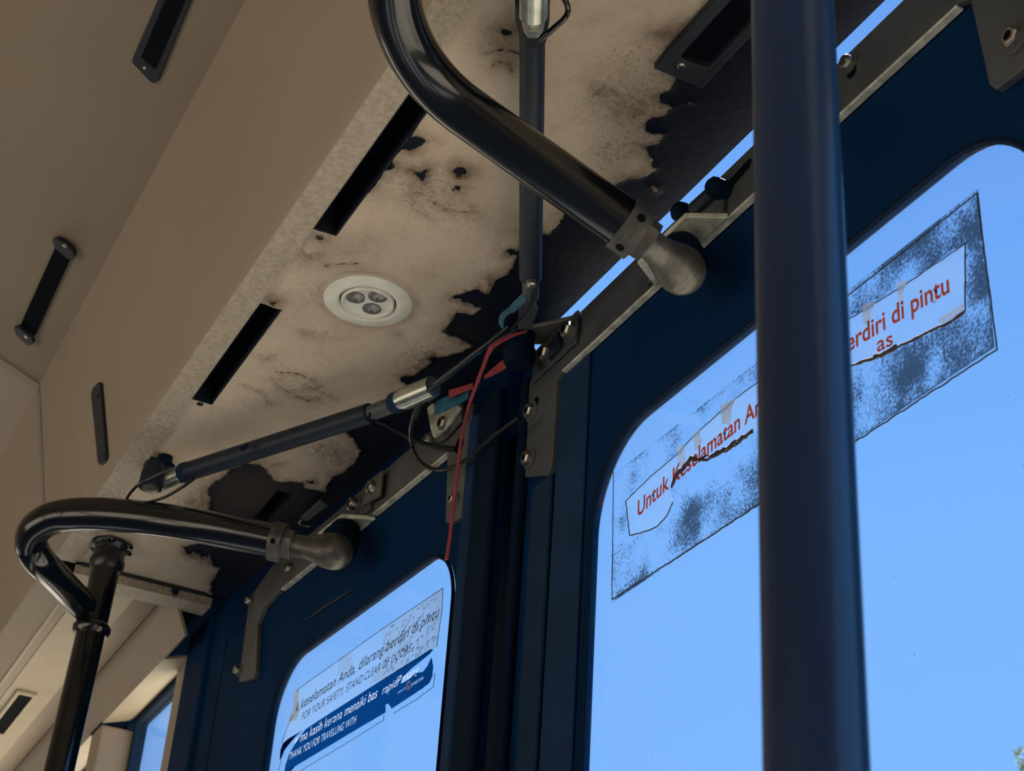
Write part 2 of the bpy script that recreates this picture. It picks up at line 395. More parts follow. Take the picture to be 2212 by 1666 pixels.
# bead and soffit of the far section
S(sweep([(-.3535, .8405), (-.3400, .8375)], 1.957, XE, .005).obj('trim_5', BEIGE))
S(MB().tube([V3(1.96, -.3385, .8375), V3(XE, -.3385, .8375)], .0018, 8).obj('trim_6', CREAM, smooth=True))
S(sweep([(-.4185, .8390), (-.3540, .8395)], 1.957, XE, .005).obj('trim_7', CREAM))
S(sweep([(-.4605, .8600), (-.4185, .8400)], 1.99, XE, .004).obj('trim_8', BEIGE))
S(sweep([(-.4900, .8020), (-.4615, .8600)], 1.99, XE, .004).obj('trim_9', BEIGE))
# aluminium end bar of the rusty soffit
eb = MB().box(V3(1.955, -.508, .834), V3(1.992, -.3295, .8375))
eb.box(V3(1.955, -.508, .8375), V3(1.958, -.3295, .846))
S(eb.obj('trim_10', CREAMT, bevel=.0006))
# fascia outside the soffit, roof
S(MB().prism([V3(XB, -.5785, .8536), V3(XB, -.5765, .8536), V3(XB, -.54, .90), V3(XB, -.54, 1.34), V3(XB, -.5785, 1.34)], (XE - XB, 0, 0)).obj('wall_outer', BLACKP))
S(MB().box(V3(XB - .05, -.58, 1.34), V3(XE + .05, YF + .1, 1.38)).obj('roof', BEIGE))
# far side wall with window openings, end walls
wl = MB(); wl.box((XB, YF, 0), (XE, YF + .04, .85)); wl.box((XB, YF, 1.75), (XE, YF + .04, 2.6))
wl.box((2.5, YF, .85), (XE, YF + .04, 1.75))  # unseen stretch closed up to keep light off the far panels
for x in (XB, -.7, 1.0, 2.45): wl.box((x, YF, .85), (x + .1, YF + .04, 1.75))
S(wl.obj('wall_left', BEIGE))
for o_ in (MB().box((XB - .04, -.6, 0), (XB, YF, 2.6)).obj('wall_back', BEIGE),): S(o_)
wf = MB(); wf.box((XE, -.6, 0), (XE + .04, YF, 1.0)); wf.box((XE, -.6, 1.95), (XE + .04, YF, 2.6)); S(wf.obj('wall_front', BEIGE))

# ---- window wall on the door side beyond the door (x > 2.1)
def px_x(u, v, y): return float(on(u, v, 1, y)[0])
xw0, xw1 = 2.130, 2.397                 # first window reveal
ZS = -.35
wr = MB()
# reveal lining: sloping light strip over the windows
S(MB().prism([V3(2.09, -.4905, .802), V3(2.09, -.5280, .8140), V3(2.09, -.5365, .8200), V3(2.09, -.4905, .806)], (xw1 - 2.09, 0, 0)).obj('trim_11', CREAM))
S(MB().prism([V3(2.455, -.4905, .802), V3(2.455, -.5280, .8140), V3(2.455, -.5365, .8200), V3(2.455, -.4905, .806)], (2.0, 0, 0)).obj('trim_12', CREAM))
# wall panel between the two windows, with a front face and a reveal cheek
pn = MB(); pn.box(V3(xw1, -.556, ZS), V3(2.455, -.490, .8015)); S(pn.obj('wall_right', BEIGE, bevel=.004))
pn = MB(); pn.box(V3(2.02, -.60, -1.25), V3(XE, -.50, ZS)); pn.box(V3(4.45, -.60, ZS), V3(XE, -.490, .8015)); S(pn.obj('wall_right', BEIGE))
# dark crack above that panel
S(MB().box(V3(xw1 - .002, -.4922, .8005), V3(2.46, -.4885, .8045)).obj('trim_13', mat('dark_joint_sealant', (.05, .04, .035), .8, var=.5, vscale=150)))
def rounded_hole_frame(fn_pt, outer, hole, r, nrm, th, n=10):
    """outer/hole = (u0, v0, u1, v1) in plane coordinates; rounded corners; returns MB solid frame"""
    u0, v0, u1, v1 = hole; H = []
    for (cu, cv, a0) in ((u1 - r, v1 - r, 0), (u0 + r, v1 - r, 90), (u0 + r, v0 + r, 180), (u1 - r, v0 + r, 270)):
        for k in range(n + 1):
            a = math.radians(a0 + 90 * k / n); H.append((cu + r * math.cos(a), cv + r * math.sin(a)))
    U0, V0, U1, V1 = outer; O = []
    cen = ((u0 + u1) / 2, (v0 + v1) / 2)
    q = len(H)
    for i, (a, b) in enumerate(H):
        k = i // (n + 1); j = i % (n + 1)
        # map corner arcs to the outer rectangle edges
        if k == 0: p = (U1, b) if j < n / 2 else ((a, V1) if j > n / 2 else (U1, V1))
        elif k == 1: p = (a, V1) if j < n / 2 else ((U0, b) if j > n / 2 else (U0, V1))
        elif k == 2: p = (U0, b) if j < n / 2 else ((a, V0) if j > n / 2 else (U0, V0))
        else: p = (a, V0) if j < n / 2 else ((U1, b) if j > n / 2 else (U1, V0))
        O.append(p)
    nv = Vector(nrm) * th; v = []
    for P in (H, O): v += [fn_pt(*p) for p in P]
    v += [p + nv for p in v]
    f = []
    for i in range(q):
        j = (i + 1) % q
        f += [(i, j, q + j, q + i), (2 * q + i, 3 * q + i, 3 * q + j, 2 * q + j), (i, 2 * q + i, 2 * q + j, j), (q + i, q + j, 3 * q + j, 3 * q + i)]
    b = MB(); b.add(v, f); return b, H
def side_window(n, x0, x1):
    fnp = lambda u, v: V3(u, -.5555, v)
    fb, H = rounded_hole_frame(fnp, (x0, ZS, x1, .8285), (x0 + .022, ZS + .03, x1 - .022, .809), .006, (0, 1, 0), .018, 4)
    fr = S(fb.obj('window_%d' % n, RUBBER2, bevel=.002))
    MB().prism([fnp(a, b) + Vector((0, .006, 0)) for a, b in H], (0, .003, 0)).obj('glass', GLASS, fr)
side_window(1, 2.09, xw1 + .01); side_window(2, 2.445, 4.46)

# ---- door posts
S(MB().box(V3(1.985, -.60, -1.25), V3(2.088, -.520, .845)).obj('trim_14', BLACKP, bevel=.006))
S(MB().box(V3(2.0885, -.556, -1.25), V3(2.155, -.528, .8275)).obj('trim_15', BEIGE, bevel=.003))
S(MB().box(V3(.36, -.62, -1.25), V3(.47, -.578, .8535)).obj('trim_16', BLACKP, bevel=.005))
wb = MB(); wb.box(V3(XB, -.62, -1.25), V3(.36, -.578, -.4)); wb.box(V3(XB, -.62, .70), V3(.36, -.578, .8535)); wb.box(V3(-1.2, -.62, -.4), V3(-1.1, -.578, .70))
S(wb.obj('wall_right', BEIGE))

# ------------------------------------------------------------------ the rusty soffit
def lines(*seg):
    out = []
    for a, b, st in seg:
        n = max(1, int(round((b - a) / st))); out += [a + (b - a) * i / n for i in range(n)]
    out.append(seg[-1][1]); return np.array(out)
SLOTS = [(.935, 1.139, -.3510, -.3290), (1.275, 1.484, -.3510, -.3290), (1.628, 1.713, -.4950, -.4760)]
gx = lines((-.6, .45, .02), (.45, .935, .0028), (.935, 1.139, .0028), (1.139, 1.275, .0028), (1.275, 1.484, .0028), (1.484, 1.628, .0028), (1.628, 1.713, .0028), (1.713, 1.9565, .0028))
gy = lines((-.5785, -.4950, .0028), (-.4950, -.4760, .0028), (-.4760, -.3510, .0028), (-.3510, -.3290, .0028), (-.3290, -.3265, .0028))
GX, GY = np.meshgrid(gx, gy, indexing='ij'); PX = np.stack([GX.ravel(), GY.ravel()], 1)
def pl(px): return np.array([on(u, v, 2, .85)[:2] for u, v in px])
def sdist(P, poly):
    """signed distance, positive inside"""
    d = np.full(len(P), 1e9); ins = np.zeros(len(P), bool); n = len(poly)
    for i in range(n):
        a = poly[i]; b = poly[(i + 1) % n]; ab = b - a; t = np.clip(((P - a) @ ab) / max(ab @ ab, 1e-12), 0, 1)
        d = np.minimum(d, np.hypot(*(P - a - t[:, None] * ab).T))
        c = ((a[1] > P[:, 1]) != (b[1] > P[:, 1])) & (P[:, 0] < (b[0] - a[0]) * (P[:, 1] - a[1]) / ((b[1] - a[1]) + 1e-15) + a[0])
        ins ^= c
    return np.where(ins, d, -d)
def ldist(P, line):
    d = np.full(len(P), 1e9)
    for a, b in zip(line[:-1], line[1:]):
        ab = b - a; t = np.clip(((P - a) @ ab) / max(ab @ ab, 1e-12), 0, 1); d = np.minimum(d, np.hypot(*(P - a - t[:, None] * ab).T))
    return d
main_px = [(1640, -40), (1560, 10), (1500, 60), (1440, 130), (1458, 172), (1452, 190), (1425, 205), (1432, 225), (1455, 232), (1435, 246), (1395, 262), (1398, 285), (1434, 288), (1420, 310), (1393, 316), (1405, 340),
           (1418, 366), (1380, 385), (1350, 388), (1330, 402), (1290, 415), (1240, 440), (1216, 462), (1205, 492), (1184, 508), (1165, 500), (1130, 516), (1117, 555), (1098, 592), (1072, 604), (1054, 638), (1030, 622),
           (977, 641), (1010, 655), (1044, 669), (1022, 680), (986, 672), (972, 700), (958, 714), (990, 730), (1022, 746), (1005, 762), (977, 765), (950, 772), (926, 768), (930, 785), (907, 803), (888, 812), (862, 816),
           (882, 832), (862, 850), (830, 885), (785, 905), (747, 933), (765, 950), (782, 977), (766, 1000), (741, 1022), (722, 1030), (709, 1044), (702, 1063), (680, 1058), (658, 1053), (655, 1044), (620, 1039), (594, 1041),
           (578, 1022), (570, 1010), (553, 1003), (530, 1000), (512, 1009), (500, 1012), (486, 1028), (465, 1040), (448, 1057), (455, 1075), (451, 1098), (465, 1112), (474, 1117), (480, 1150), (440, 1172), (396, 1180),
           (405, 1196), (428, 1192), (440, 1205), (452, 1198), (462, 1220), (476, 1230), (465, 1246), (456, 1264), (458, 1290)]
main = np.vstack([pl(main_px), [[2.1, -.50], [2.1, -.70], [.0, -.70], [.0, -.52], [.62, -.49]]])
loss = sdist(PX, main)
for p in ([(872, 300), (895, 290), (918, 303), (900, 314), (888, 323), (868, 318)], [(846, 345), (853, 360), (830, 368), (806, 396), (795, 400), (826, 352)], [(888, 366), (905, 370), (924, 364), (913, 388), (900, 378)],
          [(1080, 62), (1110, 66), (1106, 78), (1088, 74)]):
    loss = np.maximum(loss, sdist(PX, pl(p)))
for (u, v, r) in ((993, 368, .0048), (988, 406, .0026), (1104, 545, .005), (1107, 610, .004), (1500, 175, -.01), (590, 655, .003), (690, 512, .0028), (672, 1040, .003)):
    c = pl([(u, v)])[0]; loss = np.maximum(loss, r - np.hypot(*(PX - c).T))
# surviving flakes inside the bare area
for p in ([(1500, 158), (1516, 172), (1528, 168), (1540, 148), (1530, 146), (1518, 160)], [(1400, 400), (1425, 405), (1418, 418)], [(1608, 60), (1620, 44), (1621, 62)], [(1480, 222), (1500, 217), (1496, 224)]):
    loss = np.minimum(loss, -sdist(PX, pl(p)))
def smooth_px(c):
    return [(p.x, p.y) for p in smooth_path([Vector((u, v, 0)) for u, v in c], 5)]
cracks = [[(1045, 112), (1085, 106), (1130, 118)], [(1062, 142), (1080, 132), (1100, 138), (1108, 155)], [(925, 428), (945, 442), (970, 452), (1015, 456), (1024, 450)], [(586, 816), (606, 836), (635, 852), (668, 864), (680, 860)],
          [(595, 802), (640, 806), (672, 818), (688, 836)], [(700, 571), (735, 570), (775, 568)], [(652, 545), (672, 556), (690, 548)], [(658, 830), (690, 842), (720, 860)], [(560, 766), (580, 776), (590, 765)],
          [(1415, 70), (1440, 78), (1446, 66)], [(560, 998), (590, 1003), (610, 999)], [(1370, 235), (1385, 222)], [(430, 1090), (440, 1060)], [(1052, 590), (1062, 612)], [(1300, 205), (1310, 195)],
          [(900, 420), (890, 440), (925, 470)], [(525, 830), (560, 845), (580, 870)]]
cd = np.full(len(PX), 1e9)
ckd = np.full(len(PX), 1e9)
for i, c in enumerate(cracks):
    dl = ldist(PX, pl(smooth_px(c))); cd = np.minimum(cd, dl); ckd = np.minimum(ckd, dl + (0 if i < 6 else .0003))
dn = np.clip(-loss, 0, None)
stain = .85 * np.exp(-dn / .008) + .35 * np.exp(-dn / .03) + .40 * np.exp(-cd / .005)
def blob(u, v, r, sy=1.0, ang=0):
    c = pl([(u, v)])[0]; q = PX - c; return np.exp(-(q[:, 0] ** 2 + (q[:, 1] * sy) ** 2) / r ** 2)
stain += .9 * np.exp(-np.abs(np.hypot(*(PX - np.array([1.2165, -.4135])).T) - .046) / .003) * .6
for (u, v, r, s, k) in ((1090, 70, .018, 1, .7), (1085, 140, .016, 1, .6), (993, 370, .014, 1, .6), (620, 840, .02, 1, .35), (810, 512, .03, 1.6, .35), (740, 545, .02, 1, .3), (1440, 70, .02, 1, .5), (1260, 10, .03, 1, .35),
                        (660, 720, .01, 1, .5), (590, 640, .01, 1, .5), (860, 720, .008, 1, .6), (330, 985, .016, 1, .7), (1340, 220, .02, 1, .25), (430, 1200, .02, 1, .3), (270, 1165, .012, 1, .6), (1105, 480, .03, 1, .35)):
    stain += k * blob(u, v, r, s)
crk = np.exp(-dn / .009) * .7 + np.exp(-cd / .006) * .5
for (u, v, r, k) in ((1340, 230, .030, .8), (1320, 330, .022, .8), (1370, 130, .03, .6), (900, 400, .03, .6), (990, 460, .03, .35), (690, 640, .022, .55), (600, 790, .03, .35), (700, 970, .025, .9), (415, 1085, .022, 1.1),
                     (430, 1205, .02, .9), (650, 560, .02, .5), (570, 700, .02, .3), (910, 770, .02, .6), (660, 850, .02, .35), (1290, 190, .006, .8), (690, 720, .012, .6)):
    crk += k * blob(u, v, r)
crk = np.clip(crk, 0, 1.3)
dusty = np.clip(blob(560, 1060, .05) * .9 + blob(740, 1000, .03) * .25 + blob(520, 1100, .04) * .5 + blob(600, 1230, .05, 1) * .35 + blob(1010, 720, .03) * .25 + blob(1250, 560, .03) * .25, 0, 1)
Z = np.zeros(len(PX))
for i, (x, y) in enumerate(PX):
    if crk[i] > .05 and loss[i] < .004:
        Z[i] = -crk[i] * .0030 * (0.5 + mnoise.fractal(Vector((x * 90, y * 90, 0)), 1, 2, 3)) * (1 if loss[i] < 0 else .3)
Z = np.where(loss > .0015, .0008, np.minimum(Z, .0))
nx_, ny_ = len(gx), len(gy)
ver = [(PX[i, 0], PX[i, 1], .85 + CAM[2] + Z[i]) for i in range(len(PX))]; fac = []
for i in range(nx_ - 1):
    xm = (gx[i] + gx[i + 1]) / 2
    for j in range(ny_ - 1):
        ym = (gy[j] + gy[j + 1]) / 2
        if any(a < xm < b and c < ym < d for a, b, c, d in SLOTS): continue
        a = i * ny_ + j; fac.append((a, a + 1, a + ny_ + 1, a + ny_))
me = bpy.data.meshes.new('trim_17'); me.from_pydata(ver, [], fac); me.materials.append(SOFFIT)
for n_, arr in (('loss', loss), ('crack', np.minimum(ckd, .02)), ('stain', np.clip(stain, 0, 1.2)), ('crinkle', crk), ('dusty', dusty)):
    a = me.attributes.new(n_, 'FLOAT', 'POINT'); a.data.foreach_set('value', arr.astype(np.float32))
for p in me.polygons: p.use_smooth = True
sof = bpy.data.objects.new('trim_17', me); COL.objects.link(sof); S(sof)
# backing of the plate, with the slots left open
bk = MB(); ys = sorted({-.578, -.4950, -.4760, -.3510, -.3290, -.3265}); xs = sorted({-.6, .935, 1.139, 1.275, 1.484, 1.628, 1.713, 1.9565})
for x0, x1 in zip(xs[:-1], xs[1:]):
    for y0, y1 in zip(ys[:-1], ys[1:]):
        if any(a < (x0 + x1) / 2 < b and c < (y0 + y1) / 2 < d for a, b, c, d in SLOTS): continue
        bk.box(V3(x0, y0, .8515), V3(x1, y1, .8534))
S(bk.obj('trim_18', BLACKP2))

def slot_socket(a, b, c, d, label, grp):
    t = empty('vent_slot', V3((a + b) / 2, (c + d) / 2, .85), label, 'vent', grp)
    e = .0002; m = MB(); h = .030
    for (p, q) in (((a, c), (a + .0012, d)), ((b - .0012, c), (b, d)), ((a, c), (b, c + .0012)), ((a, d - .0012), (b, d))):
        m.box(V3(p[0] + e, p[1] + e, .8502), V3(q[0] - e, q[1] - e, .85 + h))
    m.obj('side_wall', TRIMB, t)
    MB().box(V3(a, c, .85 + h), V3(b, d, .85 + h + .002)).obj('back_plate', VOID, t)
    return t
slot_socket(*SLOTS[0], 'long black slot in the soffit, partly hidden by the thick black door arm', 'long slots along the cream strip')
slot_socket(*SLOTS[1], 'long black slot in the soffit, left of the round downlight', 'long slots along the cream strip')
slot_socket(*SLOTS[2], 'short black slot in bare rusty metal beyond the thin lower strut', None)

# ================================================================== CEILING FITTINGS
# downlight
dc = V3(1.2165, -.4135, .85)
dl = empty('downlight', dc, 'round off-white downlight with three grey lenses, set in the flaking soffit', 'light')
MB().lathe(dc, (0, 0, -1), [(-.001, .0255), (-.001, .0405), (.0016, .0410), (.0028, .0400), (.0040, .0300), (.0042, .0285), (.0030, .0268), (-.001, .0255)], 72, False).obj('flange', LIGHTM, dl, True, auto=50)
MB().lathe(dc, (0, 0, -1), [(-.002, .0268), (.0008, .0268), (.0008, .0250), (-.002, .0250)], 64, False).obj('groove', VOID, dl, True)
MB().lathe(dc, (0, 0, -1), [(-.001, .0248), (.0036, .0247), (.0046, .0240), (.0047, .0228), (.0036, .0222), (.0030, .0215), (.0030, .0002)], 64).obj('cover', LIGHTM, dl, True, auto=50)
cdir = [cz(768, 643, .8465), cz(816, 641, .8465), cz(803, 667, .8465)]
for c in cdir:
    l = MB().lathe(c, (0, 0, -1), [(-.001, .0087), (.0006, .0087), (.0008, .0083), (.0013, .004), (.0014, .0002)], 32).obj('lens', LENS, dl, True)
    MB().lathe(c + Vector((.002, -.001, 0)), (0, 0, -1), [(.0005, .002), (.0017, .0018), (.0020, .0003)], 14).obj('diode', mat('diode', (.04, .045, .05), .3), l, True)
# two little screw holes with rusty rims, the dark inside drawn as black discs
for (u, v, lab) in ((690, 510, 'screw hole at the near end of the slot by the thick arm'), (590, 652, 'screw hole at the top end of the slot left of the downlight'), (432, 873, 'screw hole at the lower end of the slot left of the downlight')):
    c = cz(u, v, .8497)
    tag(MB().lathe(c, (0, 0, -1), [(-.0001, .0036), (.0005, .0034), (.0006, .0026), (-.0001, .0002)], 20).obj('screw_hole', BLKPL, None, True), 'small dark ' + lab, 'screw', 'screw plugs beside the soffit slots')

# raised vent frame, top right
v0 = V3(.75, -.492, .845)
vf = empty('ceiling_vent', v0, 'black framed vent with a bright cross-head screw, beside the foreground pole', 'vent')
def cap_poly(xa, xb, ya, yb, r, z, n=6):
    P = []
    for (cx_, cy_, a0) in ((xb - r, yb - r, 0), (xa + r, yb - r, 90), (xa + r, ya + r, 180), (xb - r, ya + r, 270)):
        for k in range(n + 1):
            a = math.radians(a0 + 90 * k / n); P.append((cx_ + r * math.cos(a), cy_ + r * math.sin(a)))
    return P
vb, H = rounded_hole_frame(lambda u, v: V3(u, v, .842), (.585, -.5135, .806, -.4715), (.600, -.5055, .786, -.4815), .004, (0, 0, 1), .0075, 6)
vb.obj('frame', TRIMB, vf, bevel=.0012)
MB().box(V3(.600, -.5055, .8485), V3(.786, -.4815, .8495)).obj('recess', VOID, vf)
sc_c = cz(1472, 142, .8418)
s_ = MB().lathe(sc_c, (0, 0, -1), [(-.001, .0034), (.0006, .0032), (.0014, .002), (.0016, .0003)], 24).obj('screw', BOLT, vf, True)
x = MB(); x.box(sc_c + Vector((-.0022, -.0004, -.0020)), sc_c + Vector((.0022, .0004, -.0012))); x.box(sc_c + Vector((-.0004, -.0022, -.0020)), sc_c + Vector((.0004, .0022, -.0012)))
x.obj('cross_slot', VOID, s_)

# strap holders on the sloping cabin ceiling: plane through (-.238, 1.094), rising .37 per metre
def cP2(u, v, off=0.0):
    k = .38; d = ray(u, v); s = (1.094 - off + k * .238) / (d[2] - k * d[1]); return W(d * s)
def cP1(u, v, off=0.0):
    # cove plane through (-.298, .854) and (-.238, 1.094): y = a + b z
    b = .25; a = -.238 - b * 1.094; d = ray(u, v); s = (a + off) / (d[1] - b * d[2]); return W(d * s)
n2 = Vector((0, .36, -.93)).normalized(); n1 = Vector((0, .97, -.243)).normalized()
t = empty('vent_grille', cP2(340, 60), 'black recessed vent frame on the beige ceiling, cut by the top edge', 'vent')
P = [(288, 130), (292, 118), (352, -20), (350, -60), (430, -60), (415, 0), (346, 170), (338, 176), (330, 174)]
q = inplane(P, cP2)
MB().prism(q, n2 * .004).obj('frame', TRIMB, t, bevel=.001)
MB().prism(inplane([(306, 122), (366, -20), (366, -60), (412, -60), (404, -10), (336, 148)], lambda u, v: cP2(u, v, .0045)), n2 * .0012).obj('recess', VOID, t)
MB().sphere(cP2(313, 146, .0045), .0022).obj('screw', BOLT, t, True)
t = empty('strap_holder', cP2(100, 620), 'black strap bar with screwed rounded ends on the beige ceiling, far left', 'strap')
MB().prism(inplane([(126, 522), (158, 548), (78, 722), (46, 700)], lambda u, v: cP2(u, v, .002)), n2 * .003).obj('strap', VOID, t, bevel=.001)
for P, s in (([(118, 512), (128, 508), (162, 534), (168, 546), (162, 556), (150, 552), (122, 528)], (140, 530)), ([(35, 702), (44, 700), (74, 722), (78, 736), (70, 742), (60, 738), (38, 716)], (57, 727))):
    e_ = MB().prism(inplane(P, lambda u, v: cP2(u, v, .0048)), n2 * .006).obj('end_cap', TRIMB, t, bevel=.0015)
    MB().lathe(cP2(*s, .011), n2, [(-.0005, .0032), (.0008, .0028), (.0012, .0003)], 16).obj('screw', BOLT, e_, True)
t = empty('hanging_strap_bar', cP1(220, 915), 'narrow flat black bar screwed to the beige cove panel', 'bar')
MB().prism(inplane([(203, 852), (206, 840), (219, 826), (223, 828), (236, 985), (233, 996), (222, 1005), (218, 1000)], cP1), n1 * .004).obj('bar', TRIMB, t, bevel=.0012)
for s in ((212, 856), (226, 985)): MB().lathe(cP1(*s, .004), n1, [(-.0002, .003), (.001, .0026), (.0014, .0003)], 16).obj('screw', BLKPL, t, True)

# far vent in the light band
q = [on(u, v, 2, .839) for u, v in ((32, 1500), (75, 1504), (-5, 1580))]
t = empty('vent_grille', V3(3.0 * .839, -.38, .839), 'small black vent with a pale rim in the far cream soffit, bottom left', 'vent')
vb, H = rounded_hole_frame(lambda u, v: V3(u, v, .8345), (2.435, -.3955, 2.66, -.3660), (2.446, -.3915, 2.65, -.3715), .002, (0, 0, 1), .0045, 4)
vb.obj('rim', CREAM, t, bevel=.0008)
MB().box(V3(2.446, -.3915, .8365), V3(2.65, -.3715, .8388)).obj('recess', VOID, t)

# dark gap of the far end bar, its shade drawn as a black tube; screw
tag(MB().tube([V3(1.9535, -.335, .8478), V3(1.9535, -.50, .8478)], .0024, 8).obj('gap_line', mat('gap_black', (.01, .012, .016), .6, bump=.001), None, True), 'black sealant line along the far end of the rusty soffit', 'sealant')
b_ = empty('hex_bolt', cx(378, 1278, 1.954), 'dark hex bolt on the pale bar across the far soffit end', 'bolt')
MB().lathe(cx(378, 1278, 1.954) + Vector((.002, 0, 0)), (-1, 0, 0), [(0, .0055), (.0035, .0055), (.004, .0045)], 6).obj('head', SATIN, b_)
MB().lathe(cx(378, 1278, 1.954) + Vector((.0035, 0, 0)), (-1, 0, 0), [(0, .008), (.0015, .008)], 20).obj('washer', SATIN, b_)

# ================================================================== DOORS
def leaf(name, fnp, nrm, outer, hole, r, th, label=None):
    fb, H = rounded_hole_frame(fnp, outer, hole, r, nrm, th, 14)
    fr = S(fb.obj(name, BLACKP, bevel=.002))
    g = MB().prism([fnp(a, b) + Vector(nrm) * .0030 for a, b in H], Vector(nrm) * .004).obj('glass', GLASS, fr)
    # rubber gasket round the pane
    n = len(H); cu = sum(a for a, b in H) / n; cv = sum(b for a, b in H) / n
    gm = MB(); v = []; f = []
    for i, (a, b) in enumerate(H):
        p = fnp(a, b); du = Vector(fnp(a + (.01 if cu > a else -.01), b) - p).normalized(); dv = Vector((0, 0, 1 if cv > b else -1))
        p = p - (du + dv) * .0008
        ins = (du + dv) * .0030
        w = -Vector(nrm)
        v += [p + w * .0002, p + w * .003, p + ins * .6 + w * .003, p + ins + w * .0002]
    for i in range(n):
        j = (i + 1) % n
        for k in range(4): f.append((4 * i + k, 4 * i + (k + 1) % 4, 4 * j + (k + 1) % 4, 4 * j + k))
    gm.add(v, f).obj('gasket', RUBBER, fr)
    return fr
# near leaf: plane y = -.584 (inner face), outward normal -Y
YR = -.5835
door1 = leaf('door_1', lambda u, v: V3(u, YR, v), (0, -1, 0), (.480, -1.19, 1.216, .786), (.548, -1.05, 1.080, .678), .078, .008)
# far leaf stands slightly ajar
NL = Vector((SL, -1, 0)).normalized()
def fL(x_, z_): return V3(x_, yL(x_) - .006, z_)
door2 = leaf('door_2', fL, tuple(NL), (1.232, -1.19, 1.93, .786), (1.302, -1.05, 1.735, .684), .065, .008)
# filler of the far stile up to the door post
S(MB().prism([fL(1.931, -1.2), V3(1.984, -.526, -1.2), V3(1.984, -.555, -1.2), fL(1.931, -1.2) + Vector((0, -.03, 0))], (0, 0, 2.04)).obj('trim_19', BLACKP))
# stiles and rubber edges standing between the two panes (on the near leaf and on the far leaf)
def strip_(name, x0, x1, y0, y1, z0, z1, m, bev=.004, par=None): return MB().box(V3(x0, min(y0, y1), z0), V3(x1, max(y0, y1), z1)).obj(name, m, par, bevel=bev, seg=4)
strip_('stile', 1.092, 1.1455, YR + .0002, YR + .0030, -1.1, .784, BLACKP2, .003, door1)
strip_('edge_seal', 1.150, 1.186, YR + .0002, YR + .0050, -1.1, .690, RUBBER2, .005, door1)
strip_('edge_seal', 1.2035, 1.2165, YR + .0002, YR + .010, -1.1, .815, RUBBER, .007, door1)
strip_('edge_seal', 1.222, 1.262, yL(1.24) - .003, yL(1.24) + .006, -1.1, .810, RUBBER, .005, door2)
strip_('stile', 1.264, 1.284, yL(1.28) - .005, yL(1.28) + .004, -1.1, .80, BLACKP2, .003, door2)
# weather strip that fills the gap between the leaves
S(strip_('trim_20', 1.200, 1.350, -.608, -.596, -1.19, .786, RUBBER, .0))
S(MB().box(V3(1.165, -.600, .7865), V3(1.34, -.5845, .8490)).obj('trim_23', BLACKP))
# header channel behind the bars
hb = MB(); hb.box(V3(.48, -.600, .7865), V3(1.1645, -.5842, .826)); S(hb.obj('trim_21', BLACKP))
S(MB().prism([fL(1.231, .7865), fL(1.983, .7865), fL(1.983, .7865) + NL * .016, fL(1.231, .7865) + NL * .016], (0, 0, .062)).obj('trim_22', BLACKP))
# scratch on the far header
sm = MB().ribbon([cL(760, 1275, -.004), cL(700, 1312, -.004), cL(660, 1340, -.004)], (0, 0, 1), [.0008, .0015, .0008], .0002)
o_ = sm.obj('scratch', mat('scuffed_paint', (.03, .035, .045), .7), door2)

# ================================================================== BRACKETS AND BARS
def bolt(fp, nrm, par, r=.0072, name='bolt', washer=True, h=.006):
    """hex head bolt with washer: fp = point on the plate, nrm = outward direction"""
    if washer:
        MB().lathe(fp, nrm, [(-.0004, r * 1.45), (.0012, r * 1.45), (.0016, r * 1.3)], 24).obj('washer', STEELD, par, True)
    b = MB().lathe(fp, nrm, [(.0012, r), (.0012 + h * .75, r), (.0012 + h, r * .82)], 6).obj(name, BOLT, par, bevel=.0004)
    MB().lathe(fp, nrm, [(.0011 + h, r * .5), (.0013 + h, r * .48)], 10).obj('socket', VOID, b)
    return b
def socket_screw(fp, nrm, par, r=.0055, h=.007):
    MB().lathe(fp, nrm, [(-.0004, r * 1.5), (.001, r * 1.5)], 24).obj('washer', STEELD, par, True)
    b = MB().lathe(fp, nrm, [(.0008, r), (h * .8, r), (h, r * .8), (h, r * .5), (h * .5, r * .45), (h * .5, .0002)], 20).obj('bolt', BOLT, par, True)
    return b
NR = Vector((0, 1, 0))
# near bar with drop legs at both ends (one continuous plate, 6 mm)
t = empty('mounting_bar', V3(.87, YD, .81), 'long dark steel bar over the near door, ends bent down into legs, sky gap above', 'bracket')
Z0, Z1 = .7880, .8335
bar = [(1.248, .8130), (1.1470, .7835), (1.1470, .6935), (1.1530, .6875), (1.1985, .7060)]
bar_poly = [(1.1150, Z1), (1.1800, .8180), (1.2020, .8080), (1.1985, .7060), (1.1530, .6875), (1.1470, .6935), (1.1470, .7820), (1.1370, Z0), (.6000, Z0), (.5870, .7820), (.5790, .7030), (.5740, .6955), (.545, .6935), (.530, .705), (.530, Z1)]
MB().prism([V3(a, YD, b) for a, b in bar_poly], (0, -.0062, 0)).obj('bar', STEELD, t, bevel=.0007)
